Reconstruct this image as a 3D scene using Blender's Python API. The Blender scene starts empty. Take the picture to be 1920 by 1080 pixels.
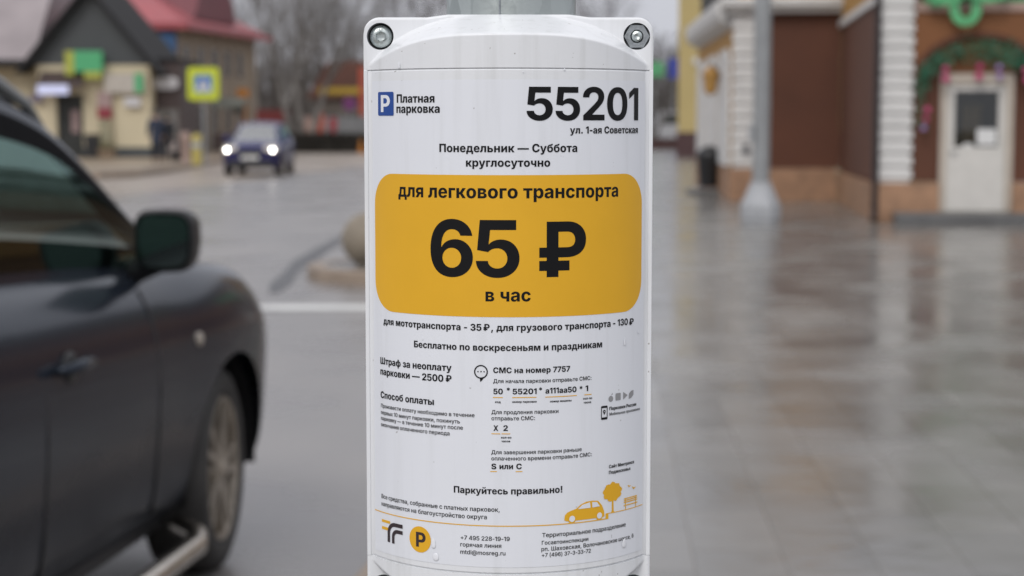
import bpy, bmesh, math, random
import numpy as np
from mathutils import Vector, Matrix
from mathutils.geometry import tessellate_polygon, delaunay_2d_cdt

S = bpy.context.scene
COL = S.collection
R_ = math.radians

# ------------------------------------------------------------------ camera
cd = bpy.data.cameras.new('camera')
cam = bpy.data.objects.new('camera', cd)
COL.objects.link(cam)
cam.location = (0.0, 0.0, 1.45)
cam.rotation_euler = (R_(90 - 5.303), 0, 0)
cd.sensor_width = 36.0
cd.lens = 62.63
cd.clip_start = 0.05
cd.clip_end = 3000
cd.dof.use_dof = True
cd.dof.focus_distance = 0.978
cd.dof.aperture_fstop = 10.5
S.camera = cam

# ------------------------------------------------------------------ sky, overcast sun, exposure
SUN_EL, SUN_AZ = 43.0, 200.0          # azimuth clockwise from +Y: the bright part of the cloud is behind the camera
w = bpy.data.worlds.new('World')
S.world = w
w.use_nodes = True
nt = w.node_tree
bg = nt.nodes['Background']
bg.inputs['Strength'].default_value = 0.1
sky = nt.nodes.new('ShaderNodeTexSky')
sky.sky_type = 'NISHITA'
sky.sun_disc = False
sky.sun_elevation = R_(SUN_EL)
sky.sun_rotation = R_(SUN_AZ)
sky.dust_density = 4.0
tc = nt.nodes.new('ShaderNodeTexCoord')
sep = nt.nodes.new('ShaderNodeSeparateXYZ')
nt.links.new(tc.outputs['Generated'], sep.inputs[0])
ramp = nt.nodes.new('ShaderNodeValToRGB')      # cloud deck: dimmer at the horizon, brighter overhead
ramp.color_ramp.elements[0].position = 0.0
ramp.color_ramp.elements[0].color = (0.58, 0.59, 0.65, 1)
ramp.color_ramp.elements[1].position = 1.0
ramp.color_ramp.elements[1].color = (1.0, 1.0, 1.04, 1)
nt.links.new(sep.outputs['Z'], ramp.inputs[0])
cn = nt.nodes.new('ShaderNodeTexNoise')
cn.inputs['Scale'].default_value = 2.5
cn.inputs['Detail'].default_value = 4
nt.links.new(tc.outputs['Generated'], cn.inputs['Vector'])
cm_ = nt.nodes.new('ShaderNodeMapRange')
cm_.inputs[3].default_value = 9.2
cm_.inputs[4].default_value = 11.6
nt.links.new(cn.outputs['Fac'], cm_.inputs[0])
sc_ = nt.nodes.new('ShaderNodeVectorMath')
sc_.operation = 'SCALE'
nt.links.new(ramp.outputs[0], sc_.inputs[0])
nt.links.new(cm_.outputs[0], sc_.inputs['Scale'])
mx = nt.nodes.new('ShaderNodeMixRGB')
mx.inputs[0].default_value = 0.9
nt.links.new(sky.outputs[0], mx.inputs[1])
nt.links.new(sc_.outputs[0], mx.inputs[2])
nt.links.new(mx.outputs[0], bg.inputs['Color'])

sd = bpy.data.lights.new('sun', 'SUN')
sd.energy = 1.25
sd.angle = R_(25)
sd.color = (1.0, 0.98, 0.955)
sun = bpy.data.objects.new('sun', sd)
COL.objects.link(sun)
sun.rotation_euler = (R_(90 - SUN_EL), 0, R_(180 - SUN_AZ))

S.view_settings.view_transform = 'Standard'
S.view_settings.look = 'None'
S.view_settings.exposure = 0.0
S.view_settings.gamma = 1.0
S.cycles.max_bounces = 8
S.cycles.use_denoising = True


# ------------------------------------------------------------------ helpers
class MB:
    """Collects shapes into one mesh."""
    def __init__(self):
        self.v, self.f = [], []

    def add(self, vs, fs):
        n = len(self.v)
        self.v += [tuple(p) for p in vs]
        self.f += [tuple(i + n for i in f) for f in fs]
        return self

    def box(self, x0, x1, y0, y1, z0, z1):
        return self.add([(x0, y0, z0), (x1, y0, z0), (x1, y1, z0), (x0, y1, z0), (x0, y0, z1), (x1, y0, z1), (x1, y1, z1), (x0, y1, z1)],
                        [(0, 3, 2, 1), (4, 5, 6, 7), (0, 1, 5, 4), (1, 2, 6, 5), (2, 3, 7, 6), (3, 0, 4, 7)])

    def prism(self, poly, a, b, axis='y'):
        """Closed polygon in the plane across axis, from a to b along it."""
        n = len(poly)

        def P(p, t):
            return (p[0], t, p[1]) if axis == 'y' else ((t, p[0], p[1]) if axis == 'x' else (p[0], p[1], t))
        vs = [P(p, a) for p in poly] + [P(p, b) for p in poly]
        fs = [(i, (i + 1) % n, (i + 1) % n + n, i + n) for i in range(n)]
        tri = tessellate_polygon([[Vector((p[0], p[1], 0)) for p in poly]])
        fs += [tuple(t) for t in tri] + [tuple(i + n for i in reversed(t)) for t in tri]
        return self.add(vs, fs)

    def lathe(self, prof, c=(0, 0, 0), axis='z', n=32, a0=0.0, a1=None):
        full = a1 is None
        a1 = 2 * math.pi if full else a1
        m = n if full else n + 1
        vs = []
        for i in range(m):
            a = a0 + (a1 - a0) * i / n
            ca, sa = math.cos(a), math.sin(a)
            for r, h in prof:
                p = (r * ca, r * sa, h) if axis == 'z' else ((h, r * ca, r * sa) if axis == 'x' else (r * ca, h, r * sa))
                vs.append((p[0] + c[0], p[1] + c[1], p[2] + c[2]))
        k = len(prof)
        fs = []
        for i in range(m if full else n):
            j = (i + 1) % m
            for q in range(k - 1):
                fs.append((i * k + q, j * k + q, j * k + q + 1, i * k + q + 1))
        return self.add(vs, fs)

    def tube(self, pts, r, n=8, cap=True):
        pts = [Vector(p) for p in pts]
        rs = r if isinstance(r, (list, tuple)) else [r] * len(pts)
        up = None
        rings = []
        for i, p in enumerate(pts):
            d = (pts[min(i + 1, len(pts) - 1)] - pts[max(i - 1, 0)]).normalized()
            if up is None:
                up = Vector((0, 0, 1)) if abs(d.z) < 0.9 else Vector((1, 0, 0))
            x = d.cross(up).normalized()
            up = x.cross(d).normalized()
            rings.append([p + (x * math.cos(2 * math.pi * k / n) + up * math.sin(2 * math.pi * k / n)) * rs[i] for k in range(n)])
        vs = [v for rg in rings for v in rg]
        fs = []
        for i in range(len(pts) - 1):
            for k in range(n):
                fs.append((i * n + k, i * n + (k + 1) % n, (i + 1) * n + (k + 1) % n, (i + 1) * n + k))
        if cap:
            fs.append(tuple(range(n - 1, -1, -1)))
            fs.append(tuple((len(pts) - 1) * n + k for k in range(n)))
        return self.add(vs, fs)

    def build(self, name, mat=None, parent=None, smooth=False, bevel=0, fix=True, loc=None):
        me = bpy.data.meshes.new(name)
        me.from_pydata(self.v, [], self.f)
        if fix:
            bm = bmesh.new()
            bm.from_mesh(me)
            bmesh.ops.recalc_face_normals(bm, faces=bm.faces)
            bm.to_mesh(me)
            bm.free()
        return link(name, me, mat, parent, smooth, bevel, loc)


def link(name, me, mat=None, parent=None, smooth=False, bevel=0, loc=None):
    o = bpy.data.objects.new(name, me)
    COL.objects.link(o)
    if mat is not None:
        me.materials.append(mat)
    if smooth:
        for p in me.polygons:
            p.use_smooth = True
        if smooth == 'auto':
            md = o.modifiers.new('split', 'EDGE_SPLIT')
            md.split_angle = R_(35)
    if bevel:
        md = o.modifiers.new('bevel', 'BEVEL')
        md.width = bevel
        md.segments = 2
        md.limit_method = 'ANGLE'
    if parent is not None:
        o.parent = parent
    if loc is not None:
        o.location = loc
    return o


def tag(o, label=None, cat=None, group=None, kind=None):
    if label:
        o['label'] = label
    if cat:
        o['category'] = cat
    if group:
        o['group'] = group
    if kind:
        o['kind'] = kind
    return o


def thing(name, label, cat, loc=(0, 0, 0), rz=0.0, group=None):
    o = bpy.data.objects.new(name, None)
    COL.objects.link(o)
    o.location = loc
    o.rotation_euler = (0, 0, R_(rz))
    o.empty_display_size = 0.1
    return tag(o, label, cat, group)


def applied(o):
    """Mesh of o with its modifiers applied."""
    bpy.context.view_layer.update()
    dg = bpy.context.evaluated_depsgraph_get()
    return bpy.data.meshes.new_from_object(o.evaluated_get(dg))


def drop(*os):
    for o in os:
        bpy.data.objects.remove(o, do_unlink=True)


# ------------------------------------------------------------------ materials
def mat(name, col, rough=0.6, metal=0.0, var=0.0, vscale=4.0, bump=0.0, bscale=30.0, spec=0.5, coat=0.0, stretch=(1, 1, 1), col2=None,
        rvar=0.0, detail=6.0, trans=0.0):
    m = bpy.data.materials.new(name)
    m.use_nodes = True
    n = m.node_tree
    b = n.nodes['Principled BSDF']
    b.inputs['Base Color'].default_value = (*col, 1)
    b.inputs['Roughness'].default_value = rough
    b.inputs['Metallic'].default_value = metal
    b.inputs['Specular IOR Level'].default_value = spec
    b.inputs['Coat Weight'].default_value = coat
    b.inputs['Coat Roughness'].default_value = 0.06
    if trans:
        b.inputs['Transmission Weight'].default_value = trans
    t = n.nodes.new('ShaderNodeTexCoord')
    mp = n.nodes.new('ShaderNodeMapping')
    mp.inputs['Scale'].default_value = stretch
    n.links.new(t.outputs['Object'], mp.inputs[0])
    if var or rvar or col2:
        z = n.nodes.new('ShaderNodeTexNoise')
        z.inputs['Scale'].default_value = vscale
        z.inputs['Detail'].default_value = detail
        z.inputs['Roughness'].default_value = 0.62
        n.links.new(mp.outputs[0], z.inputs['Vector'])
        if var or col2:
            r = n.nodes.new('ShaderNodeValToRGB')
            r.color_ramp.elements[0].position = 0.3
            r.color_ramp.elements[1].position = 0.7
            c2 = col2 if col2 else tuple(min(1, c * (1 + var)) for c in col)
            c1 = col if col2 else tuple(c * (1 - var) for c in col)
            r.color_ramp.elements[0].color = (*c1, 1)
            r.color_ramp.elements[1].color = (*c2, 1)
            n.links.new(z.outputs['Fac'], r.inputs[0])
            n.links.new(r.outputs[0], b.inputs['Base Color'])
        if rvar:
            q = n.nodes.new('ShaderNodeMapRange')
            q.inputs[1].default_value = 0.3
            q.inputs[2].default_value = 0.7
            q.inputs[3].default_value = max(0.02, rough - rvar)
            q.inputs[4].default_value = rough + rvar
            n.links.new(z.outputs['Fac'], q.inputs[0])
            n.links.new(q.outputs[0], b.inputs['Roughness'])
    if bump:
        z2 = n.nodes.new('ShaderNodeTexNoise')
        z2.inputs['Scale'].default_value = bscale
        z2.inputs['Detail'].default_value = 5
        n.links.new(mp.outputs[0], z2.inputs['Vector'])
        bp = n.nodes.new('ShaderNodeBump')
        bp.inputs['Strength'].default_value = bump
        bp.inputs['Distance'].default_value = 0.02
        n.links.new(z2.outputs['Fac'], bp.inputs['Height'])
        n.links.new(bp.outputs[0], b.inputs['Normal'])
    return m


def emis(name, col, strength):
    m = mat(name, col)
    b = m.node_tree.nodes['Principled BSDF']
    b.inputs['Emission Color'].default_value = (*col, 1)
    b.inputs['Emission Strength'].default_value = strength
    return m


def glass_mat(name, tint, gloss_rough=0.02, boost=0.0, gcol=(1, 1, 1), ior=1.5):
    """A thin pane: tinted transparency under a Fresnel reflection."""
    m = bpy.data.materials.new(name)
    m.use_nodes = True
    n = m.node_tree
    n.nodes.remove(n.nodes['Principled BSDF'])
    out = n.nodes['Material Output']
    tr = n.nodes.new('ShaderNodeBsdfTransparent')
    tr.inputs[0].default_value = (*tint, 1)
    gl = n.nodes.new('ShaderNodeBsdfGlossy')
    gl.inputs['Roughness'].default_value = gloss_rough
    gl.inputs['Color'].default_value = (*gcol, 1)
    fr = n.nodes.new('ShaderNodeFresnel')
    fr.inputs[0].default_value = ior
    ad = n.nodes.new('ShaderNodeMath')
    ad.operation = 'ADD'
    ad.use_clamp = True
    ad.inputs[1].default_value = boost
    n.links.new(fr.outputs[0], ad.inputs[0])
    mxs = n.nodes.new('ShaderNodeMixShader')
    n.links.new(ad.outputs[0], mxs.inputs[0])
    n.links.new(tr.outputs[0], mxs.inputs[1])
    n.links.new(gl.outputs[0], mxs.inputs[2])
    n.links.new(mxs.outputs[0], out.inputs[0])
    return m


M = {}
M['plastic'] = mat('white_abs_plastic', (0.80, 0.815, 0.835), 0.30, var=0.025, vscale=9, spec=0.45, bump=0.02, bscale=500)
M['vinyl'] = mat('white_vinyl_sheet', (0.80, 0.82, 0.865), 0.3, var=0.015, vscale=12, spec=0.45)


def specks(m, scale, lo, dark, streak=0.0):
    """Sparse dirt specks and faint vertical run-off marks over a white surface."""
    n = m.node_tree
    b = n.nodes['Principled BSDF']
    src = b.inputs['Base Color'].links[0].from_socket
    t = n.nodes.new('ShaderNodeTexCoord')
    z = n.nodes.new('ShaderNodeTexNoise')
    z.inputs['Scale'].default_value = scale
    z.inputs['Detail'].default_value = 1
    n.links.new(t.outputs['Object'], z.inputs['Vector'])
    r = n.nodes.new('ShaderNodeValToRGB')
    r.color_ramp.elements[0].position = lo
    r.color_ramp.elements[0].color = (1, 1, 1, 1)
    r.color_ramp.elements[1].position = lo + 0.035
    r.color_ramp.elements[1].color = (*dark, 1)
    n.links.new(z.outputs['Fac'], r.inputs[0])
    mu = n.nodes.new('ShaderNodeMixRGB')
    mu.blend_type = 'MULTIPLY'
    mu.inputs[0].default_value = 1.0
    n.links.new(src, mu.inputs[1])
    n.links.new(r.outputs[0], mu.inputs[2])
    mp = n.nodes.new('ShaderNodeMapping')
    mp.inputs['Scale'].default_value = (1, 1, 0.06)
    z2 = n.nodes.new('ShaderNodeTexNoise')
    z2.inputs['Scale'].default_value = 160
    z2.inputs['Detail'].default_value = 3
    n.links.new(t.outputs['Object'], mp.inputs[0])
    n.links.new(mp.outputs[0], z2.inputs['Vector'])
    r2 = n.nodes.new('ShaderNodeValToRGB')
    r2.color_ramp.elements[0].position = 0.52
    r2.color_ramp.elements[0].color = (1, 1, 1, 1)
    r2.color_ramp.elements[1].position = 0.8
    r2.color_ramp.elements[1].color = (1 - streak, 1 - streak, 1 - 1.1 * streak, 1)
    n.links.new(z2.outputs['Fac'], r2.inputs[0])
    m2 = n.nodes.new('ShaderNodeMixRGB')
    m2.blend_type = 'MULTIPLY'
    m2.inputs[0].default_value = 1.0
    n.links.new(mu.outputs[0], m2.inputs[1])
    n.links.new(r2.outputs[0], m2.inputs[2])
    n.links.new(m2.outputs[0], b.inputs['Base Color'])


specks(M['plastic'], 330, 0.76, (0.55, 0.53, 0.50), 0.12)
specks(M['vinyl'], 300, 0.79, (0.62, 0.60, 0.58), 0.06)
M['ink'] = mat('black_print', (0.007, 0.007, 0.008), 0.4, var=0.1, vscale=30, spec=0.2)
M['yellow_print'] = mat('amber_print', (0.80, 0.435, 0.026), 0.38, var=0.03, vscale=20, spec=0.3)
M['blue_print'] = mat('blue_print', (0.008, 0.06, 0.30), 0.35, var=0.03)
M['grey_print'] = mat('grey_print', (0.30, 0.30, 0.31), 0.4, var=0.03)
M['brown_print'] = mat('dark_brown_print', (0.035, 0.022, 0.025), 0.4, var=0.05)
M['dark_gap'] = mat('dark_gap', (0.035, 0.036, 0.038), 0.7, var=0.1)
M['zinc'] = mat('zinc_plated_steel', (0.55, 0.60, 0.59), 0.30, 1.0, var=0.22, vscale=260, rvar=0.1, bump=0.06, bscale=900)
M['zinc_dull'] = mat('dull_zinc_nut', (0.36, 0.385, 0.40), 0.42, 1.0, var=0.18, vscale=300, rvar=0.08, bump=0.08, bscale=1200)


def galvanised():
    m = mat('galvanised_steel', (0.42, 0.45, 0.45), 0.42, 0.75, bump=0.05, bscale=120)
    n = m.node_tree
    b = n.nodes['Principled BSDF']
    t = n.nodes.new('ShaderNodeTexCoord')
    mp = n.nodes.new('ShaderNodeMapping')
    mp.inputs['Scale'].default_value = (1, 1, 0.55)
    vo = n.nodes.new('ShaderNodeTexVoronoi')
    vo.inputs['Scale'].default_value = 85
    vo.distance = 'MANHATTAN'
    zz = n.nodes.new('ShaderNodeTexNoise')
    zz.inputs['Scale'].default_value = 30
    r = n.nodes.new('ShaderNodeValToRGB')
    r.color_ramp.elements[0].color = (0.27, 0.30, 0.295, 1)
    r.color_ramp.elements[1].color = (0.52, 0.56, 0.55, 1)
    mxx = n.nodes.new('ShaderNodeMixRGB')
    mxx.inputs[0].default_value = 0.45
    n.links.new(t.outputs['Object'], mp.inputs[0])
    n.links.new(mp.outputs[0], vo.inputs['Vector'])
    n.links.new(t.outputs['Object'], zz.inputs['Vector'])
    n.links.new(vo.outputs['Color'], mxx.inputs[1])
    n.links.new(zz.outputs['Fac'], mxx.inputs[2])
    n.links.new(mxx.outputs[0], r.inputs[0])
    n.links.new(r.outputs[0], b.inputs['Base Color'])
    return m


M['galv'] = galvanised()


def wet_paving():
    m = bpy.data.materials.new('wet_granite_paving')
    m.use_nodes = True
    n = m.node_tree
    b = n.nodes['Principled BSDF']
    t = n.nodes.new('ShaderNodeTexCoord')
    mp = n.nodes.new('ShaderNodeMapping')
    mp.inputs['Rotation'].default_value = (0, 0, R_(93))
    n.links.new(t.outputs['Object'], mp.inputs[0])
    br = n.nodes.new('ShaderNodeTexBrick')
    br.inputs['Scale'].default_value = 1.0
    br.inputs['Brick Width'].default_value = 0.6
    br.inputs['Row Height'].default_value = 0.3
    br.inputs['Mortar Size'].default_value = 0.004
    br.inputs['Mortar Smooth'].default_value = 0.3
    br.offset = 0.5
    br.inputs['Color1'].default_value = (0.175, 0.17, 0.16, 1)
    br.inputs['Color2'].default_value = (0.245, 0.238, 0.225, 1)
    br.inputs['Mortar'].default_value = (0.14, 0.128, 0.112, 1)
    n.links.new(mp.outputs[0], br.inputs['Vector'])
    z = n.nodes.new('ShaderNodeTexNoise')
    z.inputs['Scale'].default_value = 1.1
    z.inputs['Detail'].default_value = 9
    n.links.new(t.outputs['Object'], z.inputs['Vector'])
    mu = n.nodes.new('ShaderNodeMixRGB')
    mu.blend_type = 'MULTIPLY'
    mu.inputs[0].default_value = 0.6
    rr = n.nodes.new('ShaderNodeValToRGB')
    rr.color_ramp.elements[0].position = 0.35
    rr.color_ramp.elements[0].color = (0.64, 0.625, 0.605, 1)
    rr.color_ramp.elements[1].position = 0.65
    rr.color_ramp.elements[1].color = (1.0, 0.99, 0.97, 1)
    n.links.new(z.outputs['Fac'], rr.inputs[0])
    n.links.new(br.outputs['Color'], mu.inputs[1])
    n.links.new(rr.outputs[0], mu.inputs[2])
    n.links.new(mu.outputs[0], b.inputs['Base Color'])
    q = n.nodes.new('ShaderNodeMapRange')
    q.inputs[1].default_value = 0.35
    q.inputs[2].default_value = 0.65
    q.inputs[3].default_value = 0.13
    q.inputs[4].default_value = 0.31
    n.links.new(z.outputs['Fac'], q.inputs[0])
    n.links.new(q.outputs[0], b.inputs['Roughness'])
    z2 = n.nodes.new('ShaderNodeTexNoise')
    z2.inputs['Scale'].default_value = 7
    z2.inputs['Detail'].default_value = 5
    n.links.new(t.outputs['Object'], z2.inputs['Vector'])
    ad = n.nodes.new('ShaderNodeMath')
    ad.operation = 'MULTIPLY_ADD'
    ad.inputs[1].default_value = -0.5
    n.links.new(br.outputs['Fac'], ad.inputs[0])
    n.links.new(z2.outputs['Fac'], ad.inputs[2])
    bp = n.nodes.new('ShaderNodeBump')
    bp.inputs['Strength'].default_value = 0.13
    bp.inputs['Distance'].default_value = 0.02
    n.links.new(ad.outputs[0], bp.inputs['Height'])
    n.links.new(bp.outputs[0], b.inputs['Normal'])
    return m


M['paving'] = wet_paving()
M['asphalt'] = mat('wet_grey_asphalt', (0.215, 0.203, 0.196), 0.30, var=0.30, vscale=0.45, rvar=0.14, bump=0.10, bscale=40, spec=0.6)
M['tan_road'] = mat('wet_tan_asphalt', (0.30, 0.25, 0.205), 0.34, var=0.22, vscale=0.4, rvar=0.13, bump=0.1, bscale=30, spec=0.6)
M['earth'] = mat('bare_earth', (0.10, 0.085, 0.065), 0.8, var=0.3, vscale=0.15)
M['verge'] = mat('muddy_pavement', (0.27, 0.21, 0.15), 0.4, var=0.3, vscale=0.5, rvar=0.1)
M['kerb'] = mat('kerb_stone', (0.28, 0.22, 0.17), 0.5, var=0.25, vscale=3, bump=0.2, bscale=40)
M['paint_line'] = mat('white_road_paint', (0.62, 0.62, 0.60), 0.45, var=0.15, vscale=5)
M['tar'] = mat('wet_tar_patch', (0.035, 0.034, 0.036), 0.35, var=0.3, vscale=3)
M['concrete'] = mat('weathered_concrete', (0.23, 0.195, 0.15), 0.7, var=0.25, vscale=6, bump=0.2, bscale=40)

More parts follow.
